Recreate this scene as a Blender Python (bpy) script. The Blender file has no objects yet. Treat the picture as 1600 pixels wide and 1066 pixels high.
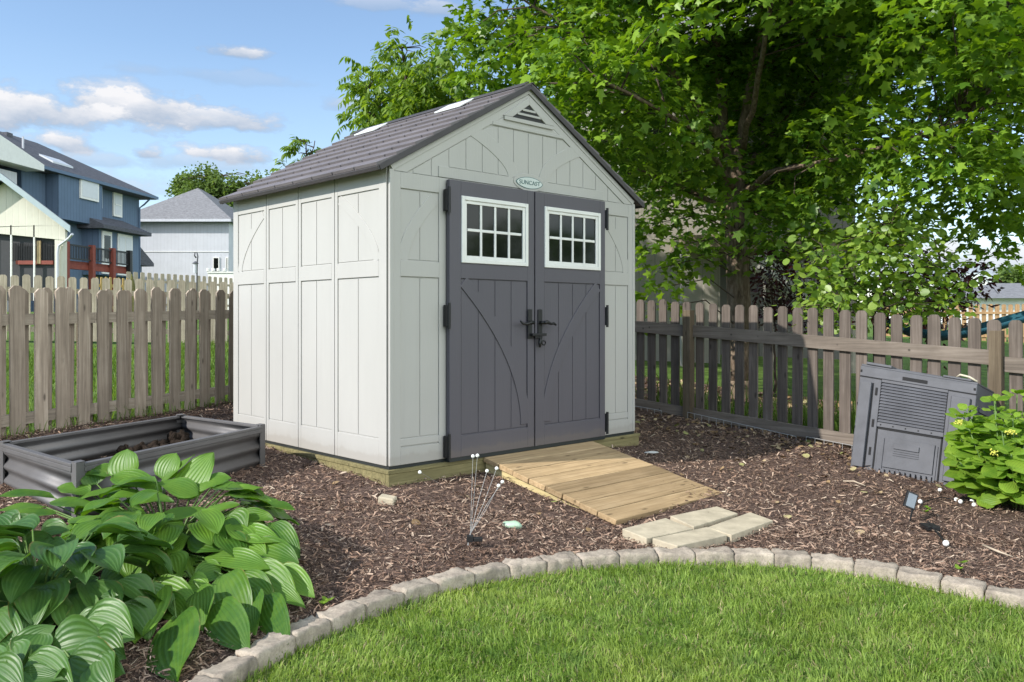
import bpy, math, random
import numpy as np
from mathutils import Vector, Matrix, noise as mnoise

rng = np.random.default_rng(7)
random.seed(7)
SC = bpy.context.scene
COL = SC.collection
F = 1334.0; CX = 800.0; HY = 497.0; HC = 1.12

# ------------------------------------------------------------------ frames
C0 = np.array([-.803, 5.58]); D1 = np.array([.725, .6888]); D2 = np.array([-.6888, .725])
ANG = math.atan2(D1[1], D1[0])
def S(u, s, z):
    return (C0[0] + D1[0]*u + D2[0]*s, C0[1] + D1[1]*u + D2[1]*s, z)
def us(x, y):
    dx = x - C0[0]; dy = y - C0[1]
    return dx*D1[0] + dy*D1[1], dx*D2[0] + dy*D2[1]
def sstep(a, b, x):
    t = np.clip((x - a)/(b - a), 0, 1); return t*t*(3 - 2*t)
def gz(x, y):
    x = np.asarray(x, float); y = np.asarray(y, float)
    u, s = us(x, y)
    sp = np.maximum(s, 0); sn = np.maximum(-s, 0)
    up = .058*np.where(sp < 18, sp, 18 + 6*(1 - np.exp(-(sp - 18)/6)))
    w = sstep(2.2, 4.2, u)
    near = -(.13*np.minimum(sn, 1.3) + .05*np.clip(sn - 1.3, 0, 6))
    side = -.065*np.minimum(sn, 6)
    return up + near*(1 - w) + side*w
def ray(px, py):
    return (px - CX)/F, (HY - py)/F
def W3(px, py, Y):
    a, b = ray(px, py); return Vector((a*Y, Y, HC + b*Y))
def hit(px, py, lift=0.0):
    a, b = ray(px, py); lo, hi = 1.0, 60.0
    for _ in range(50):
        m = .5*(lo + hi)
        if HC + b*m > gz(a*m, m) + lift: lo = m
        else: hi = m
    return Vector((a*lo, lo, HC + b*lo))

# ------------------------------------------------------------------ objects
def put(o, parent=None):
    COL.objects.link(o)
    if parent is not None: o.parent = parent
    return o
def tag(o, label=None, cat=None, group=None, kind=None):
    if label: o['label'] = label
    if cat: o['category'] = cat
    if group: o['group'] = group
    if kind: o['kind'] = kind
    return o
def thing(name, label, cat, loc=(0, 0, 0), rz=0, group=None):
    o = bpy.data.objects.new(name, None); put(o)
    o.location = loc; o.rotation_euler = (0, 0, rz); o.empty_display_size = .1
    return tag(o, label, cat, group)
def root_inv(parent):
    if parent is None: return None
    r = parent
    while r.parent: r = r.parent
    return (Matrix.Translation(r.location) @ r.rotation_euler.to_matrix().to_4x4()).inverted()

class MB:
    def __init__(self, xf=None): self.v = []; self.f = []; self.xf = xf
    def add(self, vs, fs):
        n = len(self.v)
        self.v += [tuple(self.xf(*p)) if self.xf else tuple(p) for p in vs]
        self.f += [tuple(i + n for i in q) for q in fs]
    def box(self, a0, a1, b0, b1, c0, c1):
        self.add([(a0,b0,c0),(a1,b0,c0),(a1,b1,c0),(a0,b1,c0),(a0,b0,c1),(a1,b0,c1),(a1,b1,c1),(a0,b1,c1)],
                 [(0,3,2,1),(4,5,6,7),(0,1,5,4),(1,2,6,5),(2,3,7,6),(3,0,4,7)])
    def prism(self, pts, h0, h1, ax=1):
        """extrude a 2D outline along axis ax (pts fill the other two, in order)"""
        def mk(p, h):
            q = list(p); q.insert(ax, h); return tuple(q)
        n = len(pts)
        self.add([mk(p, h0) for p in pts] + [mk(p, h1) for p in pts],
                 [tuple(range(n - 1, -1, -1)), tuple(range(n, 2*n))] + [(i, (i + 1) % n, n + (i + 1) % n, n + i) for i in range(n)])
    def tube(self, pts, rad, seg=6, cap=True):
        pts = [Vector(p) for p in pts]
        if not hasattr(rad, '__len__'): rad = [rad]*len(pts)
        n = len(pts); vs = []; prev = None
        for i, p in enumerate(pts):
            t = (pts[min(i + 1, n - 1)] - pts[max(i - 1, 0)])
            t = t.normalized() if t.length > 1e-9 else Vector((0, 0, 1))
            a = prev if prev is not None else (Vector((1, 0, 0)) if abs(t.x) < .8 else Vector((0, 1, 0)))
            b = (a - t*a.dot(t)).normalized(); c = t.cross(b); prev = b
            for k in range(seg):
                an = 2*math.pi*k/seg
                vs.append(p + (b*math.cos(an) + c*math.sin(an))*rad[i])
        fs = [(i*seg + k, i*seg + (k + 1) % seg, (i + 1)*seg + (k + 1) % seg, (i + 1)*seg + k) for i in range(n - 1) for k in range(seg)]
        if cap: fs += [tuple(range(seg - 1, -1, -1)), tuple(range((n - 1)*seg, n*seg))]
        self.add(vs, fs)
    def ball(self, c, r, nu=10, nv=6, sc=(1, 1, 1)):
        c = Vector(c); vs = [c + Vector((0, 0, -r*sc[2]))]
        for j in range(1, nv):
            th = math.pi*j/nv - math.pi/2
            for i in range(nu):
                ph = 2*math.pi*i/nu
                vs.append(c + Vector((r*sc[0]*math.cos(th)*math.cos(ph), r*sc[1]*math.cos(th)*math.sin(ph), r*sc[2]*math.sin(th))))
        vs.append(c + Vector((0, 0, r*sc[2]))); L = len(vs) - 1; fs = []
        for i in range(nu):
            k = (i + 1) % nu
            fs.append((0, 1 + k, 1 + i)); fs.append((L, L - nu + i, L - nu + k))
            for j in range(nv - 2):
                a = 1 + j*nu; fs.append((a + i, a + k, a + nu + k, a + nu + i))
        self.add(vs, fs)
    def build(self, name, mat, parent=None, smooth=False, bevel=0, label=None, seg=2):
        me = bpy.data.meshes.new(name)
        M = root_inv(parent)
        vs = [M @ Vector(p) for p in self.v] if M else self.v
        me.from_pydata(vs, [], self.f); me.update()
        if mat: me.materials.append(mat)
        if smooth: me.polygons.foreach_set('use_smooth', [True]*len(me.polygons))
        o = bpy.data.objects.new(name, me); put(o, parent)
        if bevel:
            m = o.modifiers.new('bevel', 'BEVEL'); m.width = bevel; m.segments = seg; m.limit_method = 'ANGLE'; m.angle_limit = .6
        if label: o['label'] = label
        return o
def fix_normals(o):
    import bmesh
    b = bmesh.new(); b.from_mesh(o.data); bmesh.ops.recalc_face_normals(b, faces=b.faces); b.to_mesh(o.data); b.free()

def fast_mesh(name, V, polys, mat, parent=None, smooth=False, uv=None):
    """V (n,3); polys: list of int arrays (m,k)"""
    V = np.asarray(V, np.float64)
    M = root_inv(parent)
    if M:
        A = np.array(M); V = V @ A[:3, :3].T + A[:3, 3]
    me = bpy.data.meshes.new(name)
    me.vertices.add(len(V)); me.vertices.foreach_set('co', V.astype(np.float32).ravel())
    loops = np.concatenate([p.ravel() for p in polys]).astype(np.int32)
    tot = np.concatenate([np.full(len(p), p.shape[1], np.int32) for p in polys])
    st = np.concatenate([[0], np.cumsum(tot)[:-1]]).astype(np.int32)
    me.loops.add(len(loops)); me.loops.foreach_set('vertex_index', loops)
    me.polygons.add(len(tot)); me.polygons.foreach_set('loop_start', st); me.polygons.foreach_set('loop_total', tot)
    if smooth: me.polygons.foreach_set('use_smooth', np.ones(len(tot), bool))
    if uv is not None:
        l = me.uv_layers.new(name='UVMap'); l.data.foreach_set('uv', np.asarray(uv, np.float32)[loops].ravel())
    me.update(calc_edges=True); me.validate()
    if mat: me.materials.append(mat)
    o = bpy.data.objects.new(name, me); return put(o, parent)

def nrm(a): return a/np.maximum(np.linalg.norm(a, axis=-1, keepdims=True), 1e-9)
def instances(tv, tf, P, T, N, size):
    """copies of a template (x across, y along, z normal)"""
    P = np.asarray(P); T = nrm(np.asarray(T)); B = nrm(np.cross(T, N)); N = np.cross(B, T)
    size = np.asarray(size)[:, None, None]
    tv = np.asarray(tv)
    V = P[:, None, :] + size*(tv[None, :, 0:1]*B[:, None, :] + tv[None, :, 1:2]*T[:, None, :] + tv[None, :, 2:3]*N[:, None, :])
    k = len(tv); n = len(P); off = (np.arange(n)*k)[:, None]
    return V.reshape(-1, 3), [(np.array(f)[None, :] + off) for f in tf]
def half_leaf(pts, fold=.2, droop=.15):
    """template from the right half outline, base and tip on the midrib"""
    n = len(pts)
    v = [(x, y, -fold*abs(x) - droop*y*y) for x, y in pts] + [(-x, y, -fold*abs(x) - droop*y*y) for x, y in pts[1:-1]]
    right = list(range(n)); left = [0, n - 1] + [n + i for i in range(n - 3, -1, -1)]
    return v, [right, left]
MAPLE = half_leaf([(0, 0), (.36, -.04), (.27, .2), (.55, .5), (.2, .52), (.14, .8), (0, 1.0)], .25, .2)
ROUND = half_leaf([(0, 0), (.33, .15), (.42, .45), (.28, .8), (0, 1.0)], .25, .2)
LANCE = half_leaf([(0, 0), (.17, .25), (.15, .6), (0, 1.0)], .2, .35)

# ------------------------------------------------------------------ materials
def rgb(c): return (c[0], c[1], c[2], 1)
class NT:
    def __init__(self, name):
        self.m = bpy.data.materials.new(name); self.m.use_nodes = True
        self.t = self.m.node_tree; self.b = self.t.nodes['Principled BSDF']; self.out = self.t.nodes['Material Output']
    def n(self, typ, **kw):
        o = self.t.nodes.new(typ)
        for k, v in kw.items():
            if k.startswith('i_'): o.inputs[int(k[2:]) if k[2:].isdigit() else k[2:].replace('_', ' ')].default_value = v
            else: setattr(o, k, v)
        return o
    def l(self, a, b): self.t.links.new(a, b)
    def ramp(self, src, stops):
        r = self.n('ShaderNodeValToRGB'); e = r.color_ramp.elements
        while len(e) < len(stops): e.new(.5)
        for q, (p, c) in zip(e, stops): q.position = p; q.color = rgb(c) if hasattr(c, '__len__') else (c, c, c, 1)
        self.l(src, r.inputs[0]); return r.outputs[0]
    def mix(self, f, a, b, mode='MIX'):
        m = self.n('ShaderNodeMix', data_type='RGBA', blend_type=mode)
        for s, v in ((m.inputs[0], f), (m.inputs[6], a), (m.inputs[7], b)):
            if hasattr(v, 'is_linked') or hasattr(v, 'node'): self.l(v, s)
            elif hasattr(v, '__len__'): s.default_value = rgb(v)
            else: s.default_value = v
        return m.outputs[2]
    def coord(self, kind='Object', scale=(1, 1, 1), rot=(0, 0, 0)):
        c = self.n('ShaderNodeTexCoord'); mp = self.n('ShaderNodeMapping')
        mp.inputs['Scale'].default_value = scale; mp.inputs['Rotation'].default_value = rot
        self.l(c.outputs[kind], mp.inputs[0]); return mp.outputs[0]
    def noise(self, vec, scale=5, det=5, rough=.6, dist=0):
        x = self.n('ShaderNodeTexNoise'); x.inputs['Scale'].default_value = scale; x.inputs['Detail'].default_value = det
        x.inputs['Roughness'].default_value = rough; x.inputs['Distortion'].default_value = dist
        if vec is not None: self.l(vec, x.inputs['Vector'])
        return x.outputs[0]
    def bump(self, h, strength=.3, dist=.01):
        b = self.n('ShaderNodeBump'); b.inputs['Strength'].default_value = strength; b.inputs['Distance'].default_value = dist
        self.l(h, b.inputs['Height']); self.l(b.outputs[0], self.b.inputs['Normal'])
    def done(self, col=None, rough=.6, spec=.5, metal=0):
        if col is not None:
            if hasattr(col, 'node'): self.l(col, self.b.inputs['Base Color'])
            else: self.b.inputs['Base Color'].default_value = rgb(col)
        self.b.inputs['Roughness'].default_value = rough; self.b.inputs['Metallic'].default_value = metal
        self.b.inputs['Specular IOR Level'].default_value = spec
        return self.m
def m_plain(name, c, rough=.6, var=.12, nsc=6, bump=.15, spec=.4, metal=0, stretch=(1, 1, 1), bdist=.004):
    k = NT(name); v = k.coord('Object', stretch); n = k.noise(v, nsc, 6)
    lo = [x*(1 - var) for x in c]; hi = [min(1, x*(1 + var)) for x in c]
    if bump: k.bump(k.noise(v, nsc*6, 5), bump, bdist)
    return k.done(k.ramp(n, [(.3, lo), (.7, hi)]), rough, spec, metal)
def m_wood(name, c1, c2, axis=2, knots=True, rough=.85, obj_var=.35, gscale=1.0):
    """weathered board; grain runs along the local axis"""
    k = NT(name); sc = [38*gscale]*3; sc[axis] = 1.6*gscale
    info = k.n('ShaderNodeObjectInfo'); geo = k.n('ShaderNodeNewGeometry')
    c = k.n('ShaderNodeTexCoord'); ad = k.n('ShaderNodeVectorMath', operation='ADD'); k.l(c.outputs['Object'], ad.inputs[0])
    mu = k.n('ShaderNodeMath', operation='MULTIPLY'); mu.inputs[1].default_value = 37.0; k.l(info.outputs['Random'], mu.inputs[0])
    k.l(mu.outputs[0], ad.inputs[1])
    mp = k.n('ShaderNodeMapping'); mp.inputs['Scale'].default_value = sc; k.l(ad.outputs[0], mp.inputs[0])
    g = k.noise(mp.outputs[0], 1.0, 8, .65, .6)
    big = k.noise(ad.outputs[0], 3.0, 4, .6)
    col = k.ramp(g, [(.28, [x*.55 for x in c1]), (.5, c1), (.75, c2)])
    col = k.mix(k.ramp(big, [(.42, 0), (.7, .55)]), col, [x*.62 for x in c1])
    rv = k.ramp(info.outputs['Random'], [(0, 1 - obj_var), (1, 1 + obj_var*.5)])
    col = k.mix(1.0, col, rv, 'MULTIPLY')
    if knots:
        vo = k.n('ShaderNodeTexVoronoi'); s2 = [9.0]*3; s2[axis] = 3.2
        m2 = k.n('ShaderNodeMapping'); m2.inputs['Scale'].default_value = s2; k.l(ad.outputs[0], m2.inputs[0])
        vo.inputs['Scale'].default_value = 1.0; k.l(m2.outputs[0], vo.inputs['Vector'])
        col = k.mix(k.ramp(vo.outputs['Distance'], [(.05, .85), (.13, 0)]), col, [x*.3 for x in c1])
    k.bump(g, .45, .004)
    return k.done(col, rough, .2)
def m_leaf(name, c1, c2, trans=.35, rough=.45, spec=.4, vein=False, tcol=None, patch=None):
    k = NT(name); geo = k.n('ShaderNodeNewGeometry')
    col = k.ramp(geo.outputs['Random Per Island'], [(0, c1), (.55, [(a + b)/2 for a, b in zip(c1, c2)]), (1, c2)])
    if patch:
        c_ = k.coord('Object'); col = k.mix(k.ramp(k.noise(c_, 1.7, 5, .65), [(.42, 0), (.68, .75)]), col, patch[0]); col = k.mix(k.ramp(k.noise(c_, 5.5, 5, .7), [(.5, 0), (.72, .7)]), col, patch[1])
    if vein:
        tc = k.n('ShaderNodeTexCoord'); sx = k.n('ShaderNodeSeparateXYZ'); k.l(tc.outputs['UV'], sx.inputs[0])
        # u runs 0..1 across, veins follow constant u
        m1 = k.n('ShaderNodeMath', operation='MULTIPLY'); m1.inputs[1].default_value = 2*math.pi*9; k.l(sx.outputs[0], m1.inputs[0])
        co = k.n('ShaderNodeMath', operation='COSINE'); k.l(m1.outputs[0], co.inputs[0])
        col = k.mix(k.ramp(co.outputs[0], [(.0, 0), (.75, 0), (1, .35)]), col, [x*.45 for x in c1])
        ns = k.noise(k.coord('Object'), 14, 4); col = k.mix(k.ramp(ns, [(.4, 0), (.75, .45)]), col, [min(1, c2[0]*1.25), c2[1]*1.05, c2[2]*.8])
        ed = k.n('ShaderNodeMath', operation='SUBTRACT'); k.l(sx.outputs[0], ed.inputs[0]); ed.inputs[1].default_value = .5
        ea = k.n('ShaderNodeMath', operation='ABSOLUTE'); k.l(ed.outputs[0], ea.inputs[0])
        en = k.n('ShaderNodeMath', operation='MULTIPLY_ADD'); k.l(k.noise(k.coord('Object'), 9, 5, .7), en.inputs[0]); en.inputs[1].default_value = .22; k.l(ea.outputs[0], en.inputs[2])
        col = k.mix(k.ramp(en.outputs[0], [(.605, 0), (.635, .8)]), col, (.24, .17, .06))
        k.bump(co.outputs[0], .25, .004)
    k.done(col, rough, spec)
    tr = k.n('ShaderNodeBsdfTranslucent'); mx = k.n('ShaderNodeMixShader'); mx.inputs[0].default_value = trans
    tint = k.mix(1.0, col, tcol or (1.5, 1.5, .6), 'MULTIPLY'); k.l(tint, tr.inputs[0])
    k.l(k.b.outputs[0], mx.inputs[1]); k.l(tr.outputs[0], mx.inputs[2]); k.l(mx.outputs[0], k.out.inputs[0])
    return k.m
def m_island(name, stops, rough=.85, spec=.2, nsc=60, bump=.3, damp=False):
    k = NT(name); geo = k.n('ShaderNodeNewGeometry'); col = k.ramp(geo.outputs['Random Per Island'], stops)
    n = k.noise(k.coord('Object'), nsc, 4); col = k.mix(k.ramp(n, [(.4, 0), (.75, .4)]), col, (.03, .023, .02))
    if damp:
        dn = k.noise(k.coord('Object'), 1.3, 5, .65); col = k.mix(1.0, col, k.ramp(dn, [(.32, (.62, .58, .56)), (.52, (1, 1, 1)), (.72, (1.0, .97, .93))]), 'MULTIPLY')
    if bump: k.bump(n, bump, .003)
    return k.done(col, rough, spec)
# ================================================================== SHED
def m_vinyl(name, c, grain_axis=2, splash=True):
    k = NT(name); sc = [60, 60, 60]; sc[grain_axis] = 3.5
    g = k.noise(k.coord('Object', sc), 1.0, 5, .6, 1.2); big = k.noise(k.coord('Object', (1.2, 1.2, .6)), 1.5, 4)
    col = k.ramp(big, [(.3, [x*.95 for x in c]), (.7, [min(1, x*1.03) for x in c])])
    # faint streaks of dirt running down
    st = k.noise(k.coord('Object', (14, 14, .7)), 1.0, 4); col = k.mix(k.ramp(st, [(.55, 0), (.8, .16)]), col, [x*.75 for x in c])
    if splash:                                              # mud splashed up from the mulch
        tc = k.n('ShaderNodeTexCoord'); sx = k.n('ShaderNodeSeparateXYZ'); k.l(tc.outputs['Object'], sx.inputs[0])
        sn = k.noise(k.coord('Object', (9, 9, 5)), 1.0, 6, .7); ad = k.n('ShaderNodeMath', operation='MULTIPLY_ADD'); k.l(sn, ad.inputs[0]); ad.inputs[1].default_value = -.10; k.l(sx.outputs[2], ad.inputs[2])
        col = k.mix(k.ramp(ad.outputs[0], [(0, .26), (.02, .08), (.07, 0)]), col, (.20, .16, .12))
    k.bump(g, .3, .003)
    return k.done(col, .5, .35)
M_VINYL = m_vinyl('shed_vinyl', (.41, .402, .382))
M_DOOR = m_vinyl('door_plastic', (.094, .088, .104))
M_WHITE = m_plain('white_trim', (.70, .70, .68), .45, .05)
M_BLACK = m_plain('black_plastic', (.012, .012, .013), .45, .2)
M_PLINTH = m_plain('dark_plinth', (.02, .024, .024), .6, .2)
M_ROOF = m_plain('shed_roof_plastic', (.145, .130, .138), .6, .18, 3, .35, .35, bdist=.002)
M_SKYL = m_plain('skylight_plastic', (.66, .68, .68), .35, .06)
def m_glass_dark():
    k = NT('window_pane_glass'); return k.done((.007, .009, .007), .06, .34)
M_GLASS = m_glass_dark()
M_GREEN = m_plain('emblem_green', (.06, .13, .135), .4, .05)
M_EMB = m_plain('emblem_pale', (.52, .57, .55), .4, .05)

WD, DP, ZB, ZE, ZR = 2.545, 2.23, .15, 2.085, 2.856
shed = thing('garden_shed', 'cream plastic garden shed with grey double doors and a dark pitched roof', 'shed', S(0, 0, ZB), ANG)
ZG = ZE + .034
RSL = (ZR - ZG)/(WD/2)                                   # gable slope
def band(mb, pts, w, d0, d1, flip=False):
    """flat raised band following a polyline in (a, z); extruded between d0 and d1 along s (or u)"""
    n = len(pts); L = []; R = []
    for i, p in enumerate(pts):
        q0 = pts[max(i - 1, 0)]; q1 = pts[min(i + 1, n - 1)]
        t = np.array(q1) - np.array(q0); t = t/np.linalg.norm(t); nn = np.array([-t[1], t[0]])
        L.append(tuple(np.array(p) + nn*w/2)); R.append(tuple(np.array(p) - nn*w/2))
    for i in range(n - 1):
        q = [R[i], R[i + 1], L[i + 1], L[i]]
        mk = (lambda p, d: (d, p[0], p[1])) if flip else (lambda p, d: (p[0], d, p[1]))
        mb.add([mk(p, d0) for p in q] + [mk(p, d1) for p in q],
               [(0, 1, 2, 3), (7, 6, 5, 4), (0, 4, 5, 1), (2, 6, 7, 3)] + ([(3, 7, 4, 0)] if i == 0 else []) + ([(1, 5, 6, 2)] if i == n - 2 else []))
def para(a0, a1, z0, z1, n=14, p=2.0):
    """vertical at (a0,z0), leaning over to (a1,z1)"""
    return [(a0 + (a1 - a0)*(t/n)**p, z0 + (z1 - z0)*t/n) for t in range(n + 1)]
ZT1, ZM1, ZM0, ZB1 = 1.978, 1.502, 1.396, .318
def panel(mb, a0, a1, ztop, base, proud, boards, flip, za=ZB1):
    """raised floor boards inside a recessed panel: boards separated by grooves"""
    for (z0, z1) in ((ZM1, ztop), (za, ZM0)):
        w = (a1 - a0)/boards
        for i in range(boards):
            x0 = a0 + i*w + .003; x1 = a0 + (i + 1)*w - .003
            lo, hi = sorted((base, base + proud))
            if flip: mb.box(lo, hi, x0, x1, z0 + .007, z1 - .007)
            else: mb.box(x0, x1, lo, hi, z0 + .007, z1 - .007)
def frame_strip(mb, a0, a1, z0, z1, d0, d1, flip):
    lo, hi = sorted((d0, d1))
    if flip: mb.box(lo, hi, a0, a1, z0, z1)
    else: mb.box(a0, a1, lo, hi, z0, z1)
# ---- front wall (plane s = 0, outside is -s)
w = MB(S); w.box(.004, WD - .004, .0, .05, ZB, ZE)
RZ = -.011
for (a0, a1, m) in ((.0, .467, 1), (2.111, WD, -1)):
    pa0, pa1 = (.085, .408) if m == 1 else (WD - .408, WD - .085)
    # stiles and rails round the recessed panels
    frame_strip(w, max(a0, .0), pa0, ZB, ZE, RZ, 0, False); frame_strip(w, pa1, a1, ZB, ZE, RZ, 0, False)
    frame_strip(w, pa0, pa1, ZB, .262, RZ, 0, False); frame_strip(w, pa0, pa1, .272, ZB1, RZ*.8, 0, False)
    frame_strip(w, pa0, pa1, ZM0, ZM1, RZ*1.05, 0, False); frame_strip(w, pa0, pa1, ZT1, ZE, RZ*1.02, 0, False)
    panel(w, pa0, pa1, ZT1, 0, -.0045, 2, False)
    arc = para(pa0 + .02, pa1 - .03, ZM1, ZT1 - .04, 14, 1.7) if m == 1 else para(pa1 - .02, pa0 + .03, ZM1, ZT1 - .04, 14, 1.7)
    band(w, arc, .085, -.0085, 0)
frame_strip(w, .467, 2.111, 2.05, ZE, RZ*.9, 0, False)
w.build('wall', M_VINYL, shed, bevel=.003)
# corner post pieces
for x0, x1 in ((-.006, .03), (WD - .03, WD + .006)):
    c = MB(S); c.box(x0, x1, -.016, .0, ZB, ZE + .01); c.build('corner_trim', M_VINYL, shed, bevel=.006)
# ---- left and right walls
SE = [0, .647, 1.153, 1.653, DP]
for side in (0, 1):
    w = MB(S); x = 0 if side == 0 else WD; o = -1 if side == 0 else 1
    w.box(*sorted((x, x - o*.05)), .05, DP - .05, ZB, ZE + .06)
    RX = x + o*.011
    for i in range(4):
        q0, q1 = SE[i] + .004, SE[i + 1] - .004
        pad0 = .085 if i == 0 else .035; pad1 = .085 if i == 3 else .035
        if i == 0: q0 = .018
        if i == 3: q1 = DP
        p0, p1 = q0 + pad0, q1 - pad1
        frame_strip(w, q0, p0, ZB, ZE + .03, x, RX, True); frame_strip(w, p1, q1, ZB, ZE + .03, x, RX, True)
        frame_strip(w, p0, p1, ZB, ZB1, x, RX - o*.0006, True); frame_strip(w, p0, p1, ZM0, ZM1, x, RX + o*.0006, True)
        frame_strip(w, p0, p1, ZT1, ZE + .03, x, RX - o*.0008, True)
        panel(w, p0, p1, ZT1, x, o*.0045, 2, True)
        if i == 0: band(w, para(p0 + .03, p1 - .02, ZM1, ZT1 - .03, 14, 1.7), .07, *sorted((x, x + o*.0085)), True)
        if i == 3: band(w, para(p1 - .03, p0 + .02, ZM1, ZT1 - .03, 14, 1.7), .07, *sorted((x, x + o*.0085)), True)
    w.build('wall', M_VINYL, shed, bevel=.003)
w = MB(S); w.box(0, WD, DP - .05, DP, ZB, ZE)
w.prism([(0.0, ZE), (WD, ZE), (WD/2, ZR)], DP - .045, DP, 1)
w.build('wall', M_VINYL, shed)
# ---- gable
g = MB(S)
g.prism([(0.004, ZE + .002), (WD - .004, ZE + .002), (WD - .004, ZG), (WD/2, ZR), (.004, ZG)], .0, .05, 1)
def rake(off0, off1, d, mbx):
    for m in (1, -1):
        def U(u): return u if m == 1 else WD - u
        c_ = WD/2
        e0, e1 = ZG - off0, ZG - off1
        pts = [(U(0.0), max(e0, ZE + .003))] + [(U(max(0, (ZE + .003 - e1)/RSL)), max(e1, ZE + .003)), (U(c_), ZR - off1), (U(c_), ZR - off0)]
        if m == -1: pts = pts[::-1]
        mbx.prism(pts, d, 0, 1)
rake(.0, .044, -.014, g); rake(.05, .11, -.009, g)
# apex piece
za = 2.522; hw = (ZR - .11 - za)/RSL
g.prism([(WD/2 - hw, za), (WD/2 + hw, za), (WD/2, ZR - .112)], -.008, 0, 1)
hv = (ZR - .13 - (za + .03))/RSL
g.box(WD/2 - hw + .02, WD/2 + hw - .02, -.013, -.0075, za + .004, za + .028)
# header over the doors
g.box(.405, 2.14, -.0125, 0, ZE + .004, 2.163)
# boards
nb = 14; x0, x1 = .19, WD - .19
for i in range(nb):
    a, b = x0 + (x1 - x0)*i/nb + .003, x0 + (x1 - x0)*(i + 1)/nb - .003
    za0 = 2.168 if (a > .40 and b < 2.145) else ZE + .004
    def top(u): return min(ZG + RSL*min(u, WD - u) - .115, za - .005)
    t0, t1 = top(a), top(b)
    if max(t0, t1) < za0 + .02: continue
    g.prism([(a, za0), (b, za0), (b, max(t1, za0)), (a, max(t0, za0))], -.0045, 0, 1)
for m in (1, -1):
    A = para(WD/2 - m*.16, WD/2 - m*.60, 2.165, 2.475, 14, 1.9)
    band(g, A, .10, -.0085, 0)
# vent louvres
g.build('gable', M_VINYL, shed, bevel=.002)
v = MB(S)
vz0, vz1, vh = 2.612, 2.728, .178
vs = (vz1 - vz0)/vh
def vtri(mb, z0, z1, hw_, d0, d1): mb.prism([(WD/2 - hw_, z0), (WD/2 + hw_, z0), (WD/2, z1)], d0, d1, 1)
for m in (1, -1):
    q = [(WD/2 - m*(vh + .09), vz0 - .004), (WD/2 - m*vh, vz0 - .004), (WD/2, vz1), (WD/2, vz1 + .06)]
    v.prism(q if m == 1 else q[::-1], -.02, -.006, 1)
v.box(WD/2 - vh - .08, WD/2 + vh + .08, -.021, -.006, vz0 - .034, vz0 - .005)
vent = v.build('vent', M_VINYL, shed, bevel=.003)
v = MB(S); vtri(v, vz0, vz1, vh, -.0095, -.0082); v.build('vent_opening', M_BLACK, vent)
v = MB(S)
for z in (vz0 + .036, vz0 + .072):
    h_ = vh*(vz1 - z)/(vz1 - vz0); v.box(WD/2 - h_, WD/2 + h_, -.018, -.0095, z - .010, z + .006)
v.build('louvre', M_VINYL, vent)
# ---- emblem
def ell(cx, cz, a, b, n=28, p=1.0):
    return [(cx + a*math.cos(2*math.pi*i/n), cz + b*math.copysign(abs(math.sin(2*math.pi*i/n))**p, math.sin(2*math.pi*i/n))) for i in range(n)]
e = MB(S); ez = 2.138
e.prism(ell(WD/2, ez + .004, .165, .066), -.017, -.0127, 1)
emb = e.build('emblem', M_VINYL, shed, bevel=.003)
e = MB(S); e.prism(ell(WD/2, ez, .142, .045, p=1.25), -.0195, -.0172, 1); e.build('emblem_rim', M_GREEN, emb)
e = MB(S); e.prism(ell(WD/2, ez, .134, .0405, p=1.25), -.0210, -.0197, 1); e.build('emblem_face', M_EMB, emb)
def text_mesh(body, size, ext, xf, name, mat, parent, sx=1.0):
    cu = bpy.data.curves.new('tmp', 'FONT'); cu.body = body; cu.size = size; cu.extrude = ext; cu.align_x = 'CENTER'; cu.align_y = 'CENTER'
    to = bpy.data.objects.new('tmp', cu); COL.objects.link(to); bpy.context.view_layer.update()
    me = bpy.data.meshes.new_from_object(to.evaluated_get(bpy.context.evaluated_depsgraph_get()))
    vs = [tuple(p.co) for p in me.vertices]; fs = [tuple(p.vertices) for p in me.polygons]
    bpy.data.objects.remove(to); bpy.data.meshes.remove(me)
    mb = MB(xf); mb.add([(x*sx, y, z) for x, y, z in vs], fs); return mb.build(name, mat, parent)
text_mesh('SUNCAST', .044, .001, lambda x, y, z: S(WD/2 + x, -.0222 - z, ez + y), 'lettering', M_GREEN, emb, 1.15)
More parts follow.
